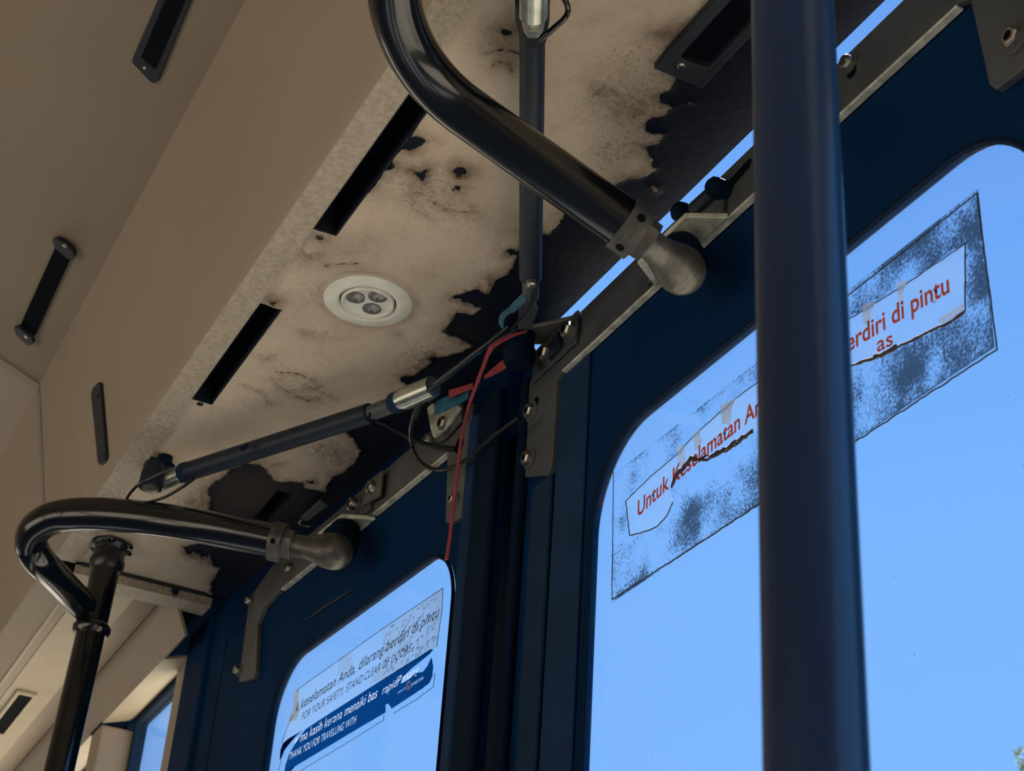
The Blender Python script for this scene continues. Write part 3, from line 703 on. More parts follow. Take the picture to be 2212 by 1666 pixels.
# underside lip: bright strip, light from below put into its colour
lip = MB(); lip.box(V3(.600, -.5832, Z0 - .0022), V3(1.1365, YD - .0002, Z0 - .0002)); lip.obj('lit_edge', ALU, t, bevel=.0004)
lp = MB().prism([V3(a, YD - .0002, b) for a, b in ((1.1450, .6935), (1.1450, .7820), (1.1365, .7865), (1.1365, .7880), (1.1468, .7825), (1.1468, .6935))], (0, -.0058, 0)); lp.obj('lit_edge', STEEL, t)
for (u, v, k) in ((1150, 890, 1), (1145, 992, 1), (1837, 138, 2), (2195, 85, 1)):
    p = cy(u, v, YD); (bolt if k == 1 else socket_screw)(p, NR, t)
for (u, v, dz) in ((1158, 868, .011), (1840, 155, .004)):
    p = cy(u, v, YD + .0003); MB().lathe(p, NR, [(-.0002, .0052), (.0003, .0050), (.0003, .0002)], 16).obj('slot', VOID, t)
p = cy(1590, 385, YD + .0003)
MB().prism([p + Vector((a, 0, b)) for a, b in ((-.018, .007), (-.022, .003), (-.018, -.002), (.014, -.006), (.018, -.003), (.014, .003))], (0, .0004, 0)).obj('slot', VOID, t)
# far bar in the plane of the far leaf
NLi = -NL
t2 = empty('mounting_bar', cL(780, 1120), 'grey steel bar over the far door, legs bent down at both ends', 'bracket')
def LZ(a, b, off=0.0): return V3(a, yL(a), b) + NLi * off
far_poly = [(1.285, .8200), (1.285, .7090), (1.2900, .6990), (1.3130, .7010), (1.3230, .7060), (1.3330, .7870), (1.4900, Z0), (1.7450, Z0), (1.7950, .7800), (1.8080, .7650), (1.7900, .6980), (1.7960, .6920), (1.8380, .7000), (1.8440, .7030), (1.8520, .8020), (1.8450, .8150), (1.7900, .8320), (1.3200, .8320)]
MB().prism([LZ(a, b) for a, b in far_poly], NL * .0058).obj('bar', mat('grey_bar_steel', (.135, .14, .14), .5, metal=.25, var=.3, vscale=25), t2, bevel=.0007)
MB().prism([LZ(1.3345, Z0 - .0022), LZ(1.500, Z0 - .0022), LZ(1.500, Z0 - .0002), LZ(1.3345, Z0 - .0002)], NL * .0058).obj('lit_edge', ALU, t2)  # pale strips under the far bar: lit underside put into their colour
MB().prism([LZ(1.56, Z0 - .0022), LZ(1.745, Z0 - .0022), LZ(1.745, Z0 - .0002), LZ(1.56, Z0 - .0002)], NL * .0058).obj('lit_edge', ALU, t2)
for (u, v, k) in ((542, 1298, 2), (517, 1449, 2), (628, 1228, 2), (985, 1080, 1)):
    p = cL(u, v); (bolt if k == 1 else socket_screw)(p, NLi, t2, r=.0052)
MB().lathe(cL(992, 962, .0003), NLi, [(-.0002, .0085), (.0004, .0083), (.0004, .0002)], 20).obj('slot', VOID, t2)

# ================================================================== DOOR ARMS
RT = .0186
def ball_joint(t, ball, stud_top, rb, neck_from, rn, rot=Vector((0, 0, 1))):
    d = (ball - neck_from).normalized()
    # socket body: neck flaring into a rounded housing
    L = (ball - neck_from).length
    m = MB(); m.lathe(neck_from, d, [(0, rn), (L * .40, rn * 1.02), (L * .46, rn * 1.10), (L * .62, rb * .78), (L * .80, rb * .94), (L, rb), (L + rb * .35, rb * .93), (L + rb * .66, rb * .74), (L + rb * .88, rb * .45), (L + rb * .97, rb * .15), (L + rb * .98, .0003)], 32)
    m.obj('joint_housing', CASTM, t, True, auto=60)
    ax = (stud_top - ball).normalized(); h = (stud_top - ball).length
    m = MB(); m.lathe(ball, ax, [(0, rb * .95), (h * .22, rb * 1.02), (h * .27, rb * 1.08), (h * .40, rb * 1.06), (h * .46, rb * .82), (h * .54, rb * .78), (h * .62, rb * .92), (h * .80, rb * .90), (h * .86, rb * .70), (h * .999, rb * .62)], 32)
    m.obj('rubber_boot', RUBBER, t, True, auto=60)
# --- near arm
a_ball = V3(*on(1472, 585, 2, .712)); a_col = cz(1352, 488, .718)
pts = [a_col, cz(905, 168, .795), cz(820, -60, .822), cz(812, -300, .835)]
t = empty('door_arm', a_ball, 'thick glossy black door arm bending out of the top edge, ending in a ball joint', 'door arm')
path = bent([pts[0], cz(868, 142, .797), cz(818, -330, .835)], [.095], 22)
MB().tube(path, RT, 40).obj('tube', GLOSS, t, True)
dirn = (path[0] - path[2]).normalized()
MB().lathe(path[0] - dirn * .004, dirn, [(0, RT * .96), (.0005, RT * 1.10), (.0165, RT * 1.10), (.0175, RT * .9), (.0175, .0110)], 40).obj('end_collar', CASTM, t, True)
MB().lathe(path[0] + dirn * .010, dirn, [(0, .0160), (.012, .0155), (.0125, .0118)], 8).obj('lock_nut', CASTM, t, bevel=.0006)
for (u, v) in ((1335, 532), (1382, 468)):
    p = cz(u, v, .7); dd = (p - Vector(CAM)).normalized()
    q0 = path[0] + dirn * .0045
    # hole on the collar's visible side
    c = q0 + (-(dd)) * 0
    pr = (Vector(CAM) + dd * ((q0 - Vector(CAM)).dot(dd))) - q0
    pr = pr - dirn * pr.dot(dirn); k = pr.length; rr_ = RT * 1.105
    back = -(dd - dirn * dd.dot(dirn)).normalized()
    k = min(k, rr_ * .93)
    pos = q0 + pr.normalized() * k + back * math.sqrt(max(1e-9, rr_ ** 2 - k ** 2)); nn = (pos - q0).normalized()
    MB().lathe(pos, nn, [(-.001, .0033), (.0003, .0032), (.0003, .0002)], 16).obj('pin_hole', VOID, t, True)
stud = V3(.918, -.566, .7845)
ball_joint(t, a_ball, stud, .0185, path[0] + dirn * .014, .0112)
bp_ = [cz(1377, 570, .785), cz(1432, 625, .785), cz(1592, 478, .785), cz(1480, 470, .785)]
tp = empty('arm_bracket', bp_[0], 'dirty pale bracket plate bolted to the near bar above the thick arm joint', 'bracket')
MB().prism([bp_[0], Vector((bp_[1].x, YD + .0004, bp_[1].z)), Vector((bp_[2].x, YD + .0004, bp_[2].z)), bp_[3]], (0, 0, .005)).obj('plate', ALU, tp, bevel=.0008)
MB().prism([V3(.985, YD + .0006, .790), V3(.868, YD + .0006, .790), V3(.868, YD + .0006, .824), V3(.985, YD + .0006, .824)], (0, .004, 0)).obj('flange', STEELD, tp, bevel=.001)
for (u, v) in ((1470, 458), (1545, 405)):
    p = cy(u, v, -.566); MB().lathe(p + Vector((0, -.010, 0)), NR, [(0, .0085), (.010, .0085), (.014, .0078), (.017, .0045), (.0175, .0003)], 24).obj('dome_nut', RUBBER, tp, True)
p = cy(1520, 432, -.566); MB().tube([cy(1500, 452, -.570), cy(1545, 412, -.570)], .0062, 16).obj('stud', SATIN, tp, True)

# --- far arm, welded to the far pole
pole_top = V3(1.879, -.353, .85); pole_low = V3(1.879, -.353, .85) + (V3(1.878, -.348, .564) - V3(1.878, -.354, .84)) * 7.6
b_ball = cz(723, 1192, .727); b_col = cz(598, 1171, .740)
def on_pole(v):
    best = None
    for k in range(400):
        p = pole_top.lerp(pole_low, k / 1600); q = MR @ (np.array(p) - CAM); y = 833 + FPX * q[1] / q[2]
        if best is None or abs(y - v) < best[0]: best = (abs(y - v), p)
    return best[1]
junction = on_pole(1335)
t = empty('door_arm', b_ball, 'black door arm bent sharply back onto the far pole, ending in a ball joint', 'door arm')
def dep(p): return float(MR[2] @ (np.array(p) - CAM))
dc0, dj = dep(b_col), dep(junction)
tow = (depth_at(130, 1262, 1.97) - junction).normalized()
path = smooth_path([b_col, depth_at(450, 1140, dc0 + .01), depth_at(330, 1121, dc0 + .03), depth_at(215, 1111, dc0 + .045), depth_at(150, 1113, dc0 + .055), depth_at(103, 1124, dc0 + .06), depth_at(74, 1147, dc0 + .07), depth_at(68, 1178, dc0 + .085), depth_at(88, 1215, dc0 + .10), depth_at(140, 1270, dj - .05), junction + tow * .0165], 8)
MB().tube(path, RT * .97, 40).obj('tube', GLOSS, t, True)
dirn = (path[0] - path[2]).normalized()
MB().lathe(path[0] - dirn * .006, dirn, [(0, RT * .96), (.0005, RT * 1.12), (.0135, RT * 1.12), (.0145, RT * .9), (.0145, .0110)], 40).obj('end_collar', CASTM, t, True)
MB().lathe(path[0] + dirn * .008, dirn, [(0, .0165), (.010, .0160), (.0105, .0118)], 8).obj('lock_nut', CASTM, t, bevel=.0006)
q0 = path[0] + dirn * .0005; back = (Vector(CAM) - q0); back = (back - dirn * back.dot(dirn)).normalized()
MB().lathe(q0 + back * RT * 1.115, back, [(-.001, .0030), (.0003, .0029), (.0003, .0002)], 16).obj('pin_hole', VOID, t, True)
MB().lathe(junction + (pole_low - pole_top).normalized() * .012, (pole_low - pole_top), [(-.004, .0195), (0, .0225), (.005, .0225), (.010, .0190)], 24).obj('weld_bead', GLOSS, t, True)
ball_joint(t, b_ball, V3(1.546, -.5355, .7845), .0195, path[0] + dirn * .012, .0118)
bp_ = [cz(684, 1161, .785), cz(766, 1167, .785), cz(812, 1123, .785), cz(736, 1119, .785)]
tp = empty('arm_bracket', bp_[0], 'pale bracket plate on the far bar above the lower left arm joint', 'bracket')
A = Vector(bp_[1]); B = Vector(bp_[2])
MB().prism([bp_[0], A, B, bp_[3]], (0, 0, .005)).obj('plate', ALU, tp, bevel=.0008)
MB().prism([LZ(1.50, .791, .0006), LZ(1.60, .791, .0006), LZ(1.60, .826, .0006), LZ(1.50, .826, .0006)], NLi * .004).obj('flange', STEELD, tp, bevel=.001)
for (u, v) in ((770, 1092), (812, 1056)):
    socket_screw(cL(u, v, .0046), NLi, tp, r=.0075, h=.010)
MB().prism([LZ(1.47, .793, .005), LZ(1.515, .80, .005), LZ(1.50, .826, .005), LZ(1.47, .824, .005)], NLi * .003).obj('tab', STEEL, tp, bevel=.0008)

# ================================================================== POLES
t = empty('grab_pole', (pole_low.x, pole_low.y, 0), 'thin black pole at the lower left with a welded top flange', 'pole')
MB().tube([pole_top.lerp(pole_low, k / 12) for k in range(13)], .0170, 36).obj('pole', GLOSS, t, True)
pd = (pole_low - pole_top).normalized()
MB().lathe(pole_top, pd, [(.0006, .0240), (.004, .0240), (.006, .0225), (.010, .0190), (.020, .0195), (.024, .0215), (.030, .0210), (.036, .0175)], 24).obj('flange', mat('black_lumpy_weld', (.006, .008, .013), .3, bump=.003, bscale=90, coat=.3), t, True)
for (du, dv) in ((-.022, .006), (.018, .015), (.008, -.022), (-.012, -.018)):
    MB().sphere(pole_top + Vector((du, dv, -.004)), .0065, sq=.6).obj('flange_bolt', GLOSS, t, True)
px0 = V3(.439, -.327, 0)
t = empty('grab_pole', (px0.x, px0.y, 0), 'wide black foreground pole running top to bottom, right of centre', 'pole')
MB().tube([Vector((.4390, -.3270, 1.115 + CAM[2])), Vector((.4390, -.3270, .7 + CAM[2])), Vector((.4461, -.3312, .187 + CAM[2])), Vector((.4461, -.3312, 0.0))], .0181, 48).obj('pole', POLE, t, True)
MB().lathe((.4390, -.3270, 1.115 + CAM[2] - .03), (0, 0, 1), [(0, .022), (.02, .030), (.024, .030)], 32).obj('ceiling_cup', POLE, t, True)

# ================================================================== STRUTS
# near strut (runs across the soffit under the thick arm)
zA = .826
s_top = cz(1150, 85, .824); s_bot = cz(1146, 598, .812); s_far = cz(1152, -260, .826)
t = empty('gas_strut', s_top, 'dark strut crossing the soffit behind the thick arm, zinc fitting on top', 'strut')
MB().tube([cz(1150, 80, .824), s_bot], [.0093, .0098], 28).obj('sleeve', SATIN, t, True)
d = (s_bot - s_top).normalized()
MB().tube([cz(1152, 84, .8235), cz(1150, 40, .8235), cz(1150, 0, .8235)], [.0095, .0122, .0122], 28).obj('socket_cap', BLKPL, t, True)
MB().lathe(cz(1152, 36, .806), cz(1154, -60, .810) - cz(1152, 36, .806), [(-.006, .0072), (0, .0082), (.0005, .0098), (.050, .0098)], 24).obj('zinc_end', ZINC, t, True)
MB().lathe(cz(1152, 66, .806), cz(1152, 20, .806) - cz(1152, 66, .806), [(-.0015, .0068), (.006, .0080), (.0125, .0084)], 6).obj('hex_nut', ZINC, t, bevel=.0006)
MB().tube(smooth_path([cz(1165, 88, .812), cz(1195, 62, .815), cz(1222, 36, .82), (cz(1226, 12, .82)), cz(1208, -18, .825), cz(1185, -40, .83)], 8), .0021, 12).obj('safety_clip', GLOSS, t, True)
MB().tube([s_bot, cz(1146, 640, .812)], [.0074, .0074], 20).obj('lower_fork', STEELD, t, True)
MB().lathe(cz(1147, 615, .800), (0, 0, -1), [(-.006, .0045), (.001, .0045), (.002, .003), (.002, .0003)], 18).obj('pin', BOLT, t, True)
MB().prism(inplane([(1122, 655), (1156, 652), (1162, 672), (1152, 700), (1150, 712), (1118, 712)], lambda u, v: cz(u, v, .812)), (0, 0, .003)).obj('clevis_plate', STEELD, t, bevel=.0006)
MB().tube(smooth_path([cz(1163, 600, .803), cz(1158, 635, .803), cz(1138, 672, .803), cz(1105, 712, .803)], 8), .0011, 8).obj('safety_wire', SATIN, t, True)

# strut bracket plate + pivot in the middle
t = empty('strut_bracket', cz(1160, 740, .828), 'olive bracket plate with two brass bolts where sky gap ends', 'bracket')
MB().prism(inplane([(1247, 686), (1196, 698), (1118, 714), (1092, 742), (1104, 770), (1130, 768), (1150, 745), (1205, 745)], lambda u, v: cz(u, v, .834)), (0, 0, .004)).obj('plate', STEEL, t, bevel=.0008)
MB().prism([V3(1.105, YD + .0006, .800), V3(1.105, YD + .0006, .834), V3(1.190, YD + .0006, .834), V3(1.190, YD + .0006, .800)], (0, .003, 0)).obj('flange', STEELD, t, bevel=.0008)
for (u, v) in ((1235, 716), (1186, 764)): bolt(cy(u, v, YD + .0040), NR, t, r=.0082, h=.008)
MB().prism([V3(1.128, YD + .0040, .807), V3(1.150, YD + .0040, .803), V3(1.156, YD + .0040, .818), V3(1.134, YD + .0040, .826)], (0, .004, 0)).obj('spacer', SATIN, t, bevel=.001)
pc = cz(1122, 766, .812)
MB().lathe(pc + Vector((0, 0, .022)), (0, 0, -1), [(0, .0130), (.016, .0135), (.018, .0150), (.030, .0145), (.034, .0120), (.036, .0003)], 28).obj('pivot_boot', RUBBER, t, True)

# far strut
f0 = cz(905, 850, .815); f1 = cz(400, 1022, .815)
t = empty('gas_strut', f1, 'dark strut at lower left between rusty soffit and centre pillar, shadow above it', 'strut')
MB().tube([cz(400, 1021, .812), cz(800, 893, .812)], [.0104, .0104], 28).obj('sleeve', SATIN, t, True)
MB().tube([cz(798, 894, .812), cz(862, 870, .812)], [.0080, .0084], 24).obj('rod_end', STEELD, t, True)
MB().lathe(cz(846, 874, .812), cz(862, 868, .812) - cz(846, 874, .812), [(0, .0095), (.003, .0108), (.012, .0108), (.014, .0095)], 8).obj('lock_nut', RUBBER2, t, True)
MB().lathe(cz(864, 866, .812), cz(930, 838, .812) - cz(864, 866, .812), [(0, .0098), (.006, .0098), (.0065, .0112), (.045, .0106)], 28).obj('zinc_end', ZINC, t, True)
MB().lathe(cz(404, 1020, .812), cz(380, 1028, .812) - cz(404, 1020, .812), [(-.004, .0115), (.004, .0115), (.008, .0105)], 8).obj('lock_nut', RUBBER2, t, bevel=.0006)
hA = cz(392, 1024, .812); hB = cz(345, 1044, .804)
MB().lathe(hA, hB - hA, [(0, .0096), (.004, .0100), (.005, .0085), ((hB - hA).length, .0092), ((hB - hA).length + .004, .0070)], 24).obj('zinc_end', ZINC, t, True)
cup = cz(324, 1055, .792)
MB().lathe(cup + Vector((0, 0, .030)), (0, 0, -1), [(0, .0100), (.014, .0125), (.022, .0125), (.026, .0128), (.030, .0120), (.031, .0105), (.029, .0098), (.029, .0003)], 30).obj('ball_socket', SATIN, t, True)
MB().lathe(cup, (0, 0, -1), [(-.0005, .0097), (.0010, .0095), (.0016, .0070), (.0016, .0003)], 24).obj('socket_cap', ZINC, t, True)
MB().lathe(cz(345, 1005, .8495), (0, 0, -1), [(0, .017), (.004, .017), (.008, .013), (.026, .011), (.030, .0085)], 26).obj('rubber_boot', RUBBER, t, True)
MB().lathe(cz(357, 988, .8490), (0, 0, -1), [(0, .0085), (.004, .0080), (.005, .006), (.005, .0003)], 20).obj('ceiling_bolt', RUBBER, t, True)
MB().tube(smooth_path([cz(372, 1012, .806), cz(330, 1030, .797), cz(296, 1050, .790), cz(275, 1075, .790), cz(277, 1087, .790), cz(310, 1087, .790), cz(352, 1076, .792), cz(390, 1055, .796), cz(418, 1035, .800)], 8), .0017, 10).obj('safety_clip', GLOSS, t, True)
MB().tube([cz(799, 893, .801), cz(797, 908, .801), cz(812, 909, .801)], .0013, 8).obj('split_pin', RUBBER, t, True)
MB().tube([cz(522, 965, .806), cz(524, 972, .803), cz(534, 962, .806)], .0022, 6).obj('tie_knot', RUBBER, t, True)
# short flat hook further along
t = empty('latch_plate', cz(690, 1110, .83), 'small grey latch tongue against the dark soffit beyond the lower strut', 'latch')
MB().prism(inplane([(692, 1082), (702, 1089), (710, 1093), (672, 1122), (660, 1128), (650, 1120)], lambda u, v: cz(u, v, .835)), (0, 0, .004)).obj('tongue', STEELD, t, bevel=.0012)
MB().tube(smooth_path([cz(652, 1122, .834), cz(647, 1130, .834), cz(656, 1136, .834), cz(670, 1137, .834)], 6), .0016, 10).obj('curl', STEEL, t, True)
# white plate with strut end, centre left
t = empty('strut_bracket', cL(945, 920), 'pale curved strut bracket with a bolt beside the blue tape', 'bracket')
MB().prism([cL(u, v, .0105) for u, v in ((921, 876), (934, 858), (935, 876), (940, 886), (952, 892), (968, 884), (985, 866), (992, 880), (962, 925), (935, 945), (928, 920))], NL * .004).obj('plate', ALU, t, bevel=.0008)
MB().prism([cL(u, v, .0060) for u, v in ((930, 935), (962, 900), (996, 868), (996, 905), (955, 950), (940, 955))], NL * .004).obj('flange', STEEL, t, bevel=.0008)
bolt(cL(966, 918, .0065), NLi, t, r=.0075, h=.008)
socket_screw(cL(930, 950, .0065), NLi, t, r=.0045)

# ================================================================== CABLES AND TAPE
def cab(pts, r, m, label, name='cable', cat='cable', grp=None):
    return tag(MB().tube(smooth_path(pts, 9), r, 12).obj(name, m, None, True), label, cat, grp)
cab([cz(1100, 705, .822), cz(1040, 752, .818), cz(985, 795, .812), cz(930, 838, .806), cz(900, 880, .802), cz(888, 920, .798), cL(889, 958, .030), cL(903, 992, .026), cL(928, 1011, .022), cL(958, 1015, .018), cL(990, 1004, .016), cL(1025, 978, .015), cL(1070, 940, .013), cL(1122, 902, .012)], .0021, GLOSS, 'glossy black cable hanging in a large loop left of the centre pillar')
cab([cz(1118, 712, .83), cz(1060, 745, .826), cz(1010, 778, .822), cz(960, 812, .818), cz(920, 850, .812), cz(898, 905, .806)], .0017, SATIN, 'thin grey-black cable running down alongside the loop to the strut end')
cab([cz(800, 905, .822), cz(830, 915, .82), cz(870, 938, .815), cL(905, 955, .020), cL(945, 966, .012), cL(985, 971, .004)], .0026, BLKPL, 'short black cable from the lower strut into the far bar slot')
tag(MB().ribbon(smooth_path([cz(1075, 735, .828), cz(1030, 768, .822), cz(985, 802, .816), cz(945, 835, .812), cz(925, 862, .808)], 6), (1, 0, 0), [.001] * 6 + [.0022] * 6 + [.0035] * 6 + [.0048] * 7, .0004).obj('wrapped_cable', BLUET, None), 'dull blue-green wrapped cable fanning out beside the black loop', 'cable')
tag(MB().ribbon(smooth_path([cz(1138, 715, .796), cz(1100, 728, .794), cz(1062, 752, .790), cz(1045, 790, .786), cz(1030, 830, .782), cL(1012, 880, .032), cL(1000, 930, .028), cL(992, 980, .026), cL(986, 1040, .024), cL(978, 1100, .020), cL(972, 1160, .018), cL(964, 1210, .018)], 6), (.8, .1, .5), [.0030] * 6 + [.0034] * 8 + [.0026] * 10 + [.0022] * 14 + [.0024] * 12 + [.0030] * 17, .0004).obj('tape_ribbon', REDT, None), 'long dusty red tape ribbon hanging down past the far bar onto the window', 'ribbon')
tag(MB().ribbon([cz(1103, 778, .813), cz(1082, 792, .811), cz(1062, 806, .810), cz(1046, 816, .809)], (.8, .3, .5), [.0050, .0048, .0034, .0015], .0004).obj('tape_ribbon', REDT, None), 'short wide red tape piece stuck to the dark pivot boot', 'ribbon')
tag(MB().ribbon([cz(970, 852, .802), cz(990, 845, .802), cz(1022, 834, .803)], (.6, .4, .6), [.0042, .0036, .0030], .0004).obj('tape_ribbon', REDT, None), 'short red tape stub beside the blue tape wrap', 'ribbon')
tag(MB().ribbon(smooth_path([cz(1136, 640, .806), cz(1112, 662, .804), cz(1086, 684, .802), cz(1083, 706, .800)], 6), (.7, .2, .6), [.0050] * 8 + [.0034] * 11, .0005).obj('tape_ribbon', BLUET, None), 'blue tape end curling off the near strut fork', 'ribbon')
tag(MB().ribbon([cz(940, 882, .798), cz(965, 872, .797), cz(990, 862, .797), cz(1012, 852, .797)], (.6, .2, .8), [.0072, .0080, .0066, .0044], .0006).obj('tape_wrap', BLUET, None), 'wide blue tape wrapped in front of the pale curved bracket', 'ribbon')

# ================================================================== STICKERS
def text(s, a, b, hpx_pts, fn, right, nrm, m, parent, shear=.0, off=0.0, name='lettering', gap=.0, bow=.0):
    """lettering whose baseline runs from pixel a to pixel b on the pane; hpx_pts = two pixels spanning the capital height"""
    A = fn(*a); B = fn(*b); H = abs(fn(*hpx_pts[1]).z - fn(*hpx_pts[0]).z)
    cu = bpy.data.curves.new('font', 'FONT'); cu.body = s; cu.size = 1; cu.shear = shear; cu.offset = off; cu.space_character = 1.02
    o = bpy.data.objects.new('font', cu); COL.objects.link(o)
    dg = bpy.context.evaluated_depsgraph_get(); me = bpy.data.meshes.new_from_object(o.evaluated_get(dg))
    COL.objects.unlink(o); bpy.data.objects.remove(o)
    xs_ = [v.co.x for v in me.vertices]; x0, x1 = min(xs_), max(xs_)
    W_ = (B - A).length; sx_ = W_ / (x1 - x0); sy_ = H / .70
    r = Vector(right).normalized(); up = Vector((0, 0, 1)); n = Vector(nrm)
    rise = (B.z - A.z) / W_
    for v in me.vertices:
        u = (v.co.x - x0) * sx_; w = v.co.y * sy_
        v.co = A + r * u + up * (w + rise * u + bow * 4 * (u / W_) * (1 - u / W_)) + n * gap
    me.materials.clear(); me.materials.append(m)
    ob = bpy.data.objects.new(name, me); COL.objects.link(ob)
    ob.parent = parent; ob.matrix_parent_inverse = Matrix.Translation(-parent.location); return ob
# pane faces (inside of glass)
GY = YR - .0030 + .0006
# ---- right sticker: the sticker was scraped; sits on the inside of the near pane
def gR(u, v): return cy(u, v, GY + .0002)
k = (GY) / YD
Rq = [on(1325, 1020, 1, GY), on(2110, 418, 1, GY), on(2154, 755, 1, GY), on(1322, 1296, 1, GY)]
rx1, rx0 = (Rq[0][0] + Rq[3][0]) / 2, (Rq[1][0] + Rq[2][0]) / 2; rz1, rz0 = (Rq[0][2] + Rq[1][2]) / 2, (Rq[2][2] + Rq[3][2]) / 2
st = empty('sticker', V3(rx0, GY, rz0), 'scraped sticker with red lettering and speckled grey glue on the near door pane', 'sticker')
sgx = np.linspace(rx0, rx1, 190); sgz = np.linspace(rz0, rz1, 60)
SX, SZ = np.meshgrid(sgx, sgz, indexing='ij'); Q = np.stack([SX.ravel(), SZ.ravel()], 1)
def plR(px): return np.array([[on(u, v, 1, GY)[0], on(u, v, 1, GY)[2]] for u, v in px])
film_px = [(1352, 1082), (1400, 1035), (1466, 978), (1500, 940), (1540, 905), (1580, 868), (1622, 836), (1720, 768), (1830, 692), (1960, 612), (2085, 526), (2085, 672), (2062, 689), (2022, 709), (1971, 736), (1911, 766), (1835, 791), (1740, 850), (1628, 935),
           (1606, 950), (1565, 977), (1520, 992), (1496, 990), (1469, 1022), (1452, 1052), (1440, 1058), (1451, 1067), (1454, 1085), (1442, 1112), (1420, 1138), (1398, 1148), (1360, 1157)]
fd = sdist(Q, plR(film_px))
def rb(u, v, r, k_): 
    c = plR([(u, v)])[0]; return k_ * np.exp(-((Q - c) ** 2).sum(1) / r ** 2)
edge_d = np.minimum.reduce([Q[:, 0] - rx0, rx1 - Q[:, 0], Q[:, 1] - rz0, rz1 - Q[:, 1]])
dens = .10 * (rx1 - Q[:, 0]) / (rx1 - rx0) + .02 - .06 * (Q[:, 1] - rz0) / (rz1 - rz0)
dens += rb(1480, 1120, .022, .20) + rb(1620, 1060, .03, .12) + rb(1975, 800, .012, .22) + rb(2040, 480, .03, .08) + rb(1960, 520, .02, .08) + rb(1390, 1240, .018, .12) + rb(1345, 1130, .010, .15) - rb(1500, 1020, .02, .22) - rb(1560, 1010, .02, .15) + rb(2110, 620, .02, .08)
dens += .10 * np.exp(-edge_d / .0018) - rb(1420, 1180, .02, .10) - rb(1640, 960, .02, .1)
dens += .10 + .06 * (rx1 - Q[:, 0]) / (rx1 - rx0)
dens = np.where(fd > 0, -.9, dens)
me = bpy.data.meshes.new('glue_residue'); nz_ = len(sgz)
me.from_pydata([(Q[i, 0], GY, Q[i, 1] + CAM[2]) for i in range(len(Q))], [], [(i * nz_ + j, i * nz_ + j + 1, (i + 1) * nz_ + j + 1, (i + 1) * nz_ + j) for i in range(len(sgx) - 1) for j in range(nz_ - 1)])
a = me.attributes.new('dens', 'FLOAT', 'POINT'); a.data.foreach_set('value', dens.astype(np.float32)); me.materials.append(RESIDUE)
o = bpy.data.objects.new('glue_residue', me); COL.objects.link(o); o.parent = st; o.matrix_parent_inverse = Matrix.Translation(-st.location)
MB().prism([gR(u, v) + Vector((0, .0002, 0)) for u, v in film_px], (0, .0002, 0)).obj('clear_film', FILM, st)
# dark grime along the sticker edges and film rim
eg = MB()
def wob(P, r, amp=.0006, n=8):
    out = []
    for a_, b_ in zip(P[:-1], P[1:]):
        m_ = max(2, int((Vector(b_) - Vector(a_)).length / .004))
        for i in range(m_): out.append(Vector(a_).lerp(Vector(b_), i / m_) + Vector((random.uniform(-amp, amp), 0, random.uniform(-amp, amp))))
    out.append(Vector(P[-1])); return out
eg.tube(wob([gR(1325, 1020), gR(1322, 1296)], 0, .0002), .00035, 6)
eg.tube(wob([gR(1322, 1296), gR(2154, 755)], 0, .0005), .00055, 6)
eg.tube(wob([gR(2154, 755), gR(2110, 418), gR(1830, 640)], 0, .0002), .0005, 6)
eg.tube(wob([gR(u, v) for u, v in film_px[:12]], 0, .0003), .0004, 6)
eg.tube(wob([gR(u, v) for u, v in film_px[10:14]], 0, .0003), .0005, 6)
eg.tube(wob([gR(u, v) for u, v in film_px[27:] + film_px[:1]], 0, .0004), .0005, 6)
eg.obj('grimy_edge', EDGE, st)
sh = MB()
def blotch(P, fn, w): sh.tube(wob([fn(u, v) for u, v in P], 0, .0010), w, 5)
sh = MB()
shp = [(1452, 1052), (1462, 1030), (1480, 1008), (1496, 990), (1520, 994), (1545, 984), (1565, 975), (1585, 962), (1606, 948), (1628, 932)]
for i in range(3): sh.tube(wob([gR(u, v + 3 * i - 3) + Vector((0, .0008, 0)) for u, v in shp], 0, .0012), .0008, 5)
sh.obj('rolled_edge', TAR, st); sh = MB()
for i in range(2): sh.tube(wob([gR(u, v + 2 * i) + Vector((0, .0008, 0)) for u, v in ((1835, 792), (1870, 780), (1911, 766), (1940, 750), (1971, 736), (2022, 709), (2050, 698), (2085, 674))], 0, .0006), .0008, 5)
sh.tube(wob([gR(u, v) + Vector((0, .0008, 0)) for u, v in ((1892, 770), (1905, 768), (1925, 757), (1938, 748))], 0, .0006), .0016, 5)
sh.obj('rolled_edge', TAR, st)
for P in ([(1940, 612), (1962, 606), (1953, 635), (1956, 660), (1944, 660)], [(1864, 660), (1892, 652), (1884, 680), (1880, 705), (1868, 700)], [(1558, 878), (1590, 862), (1582, 890), (1580, 920), (1562, 915)], [(1464, 968), (1478, 960), (1484, 1000), (1468, 1012)],
          [(1500, 940), (1512, 930), (1518, 955), (1506, 975)], [(2030, 690), (2085, 655), (2085, 672), (2062, 688), (2036, 700)]):
    MB().prism([gR(u, v) + Vector((0, .0008, 0)) for u, v in P], (0, .0003, 0)).obj('film_tear', SHRED, st)
text('Untuk Keselamatan Anda, dilarang berdiri di pintu', (1380, 1118), (2055, 632), ((1375, 1116), (1370, 1086)), lambda u, v: cy(u, v, GY), (-1, 0, 0), (0, 1, 0), RTXT, st, off=.020, gap=.0012, bow=.0125)
text('as', (1898, 762), (1932, 746), ((1375, 1110), (1370, 1086)), lambda u, v: cy(u, v, GY), (-1, 0, 0), (0, 1, 0), RTXT, st, off=.012, gap=.0012)
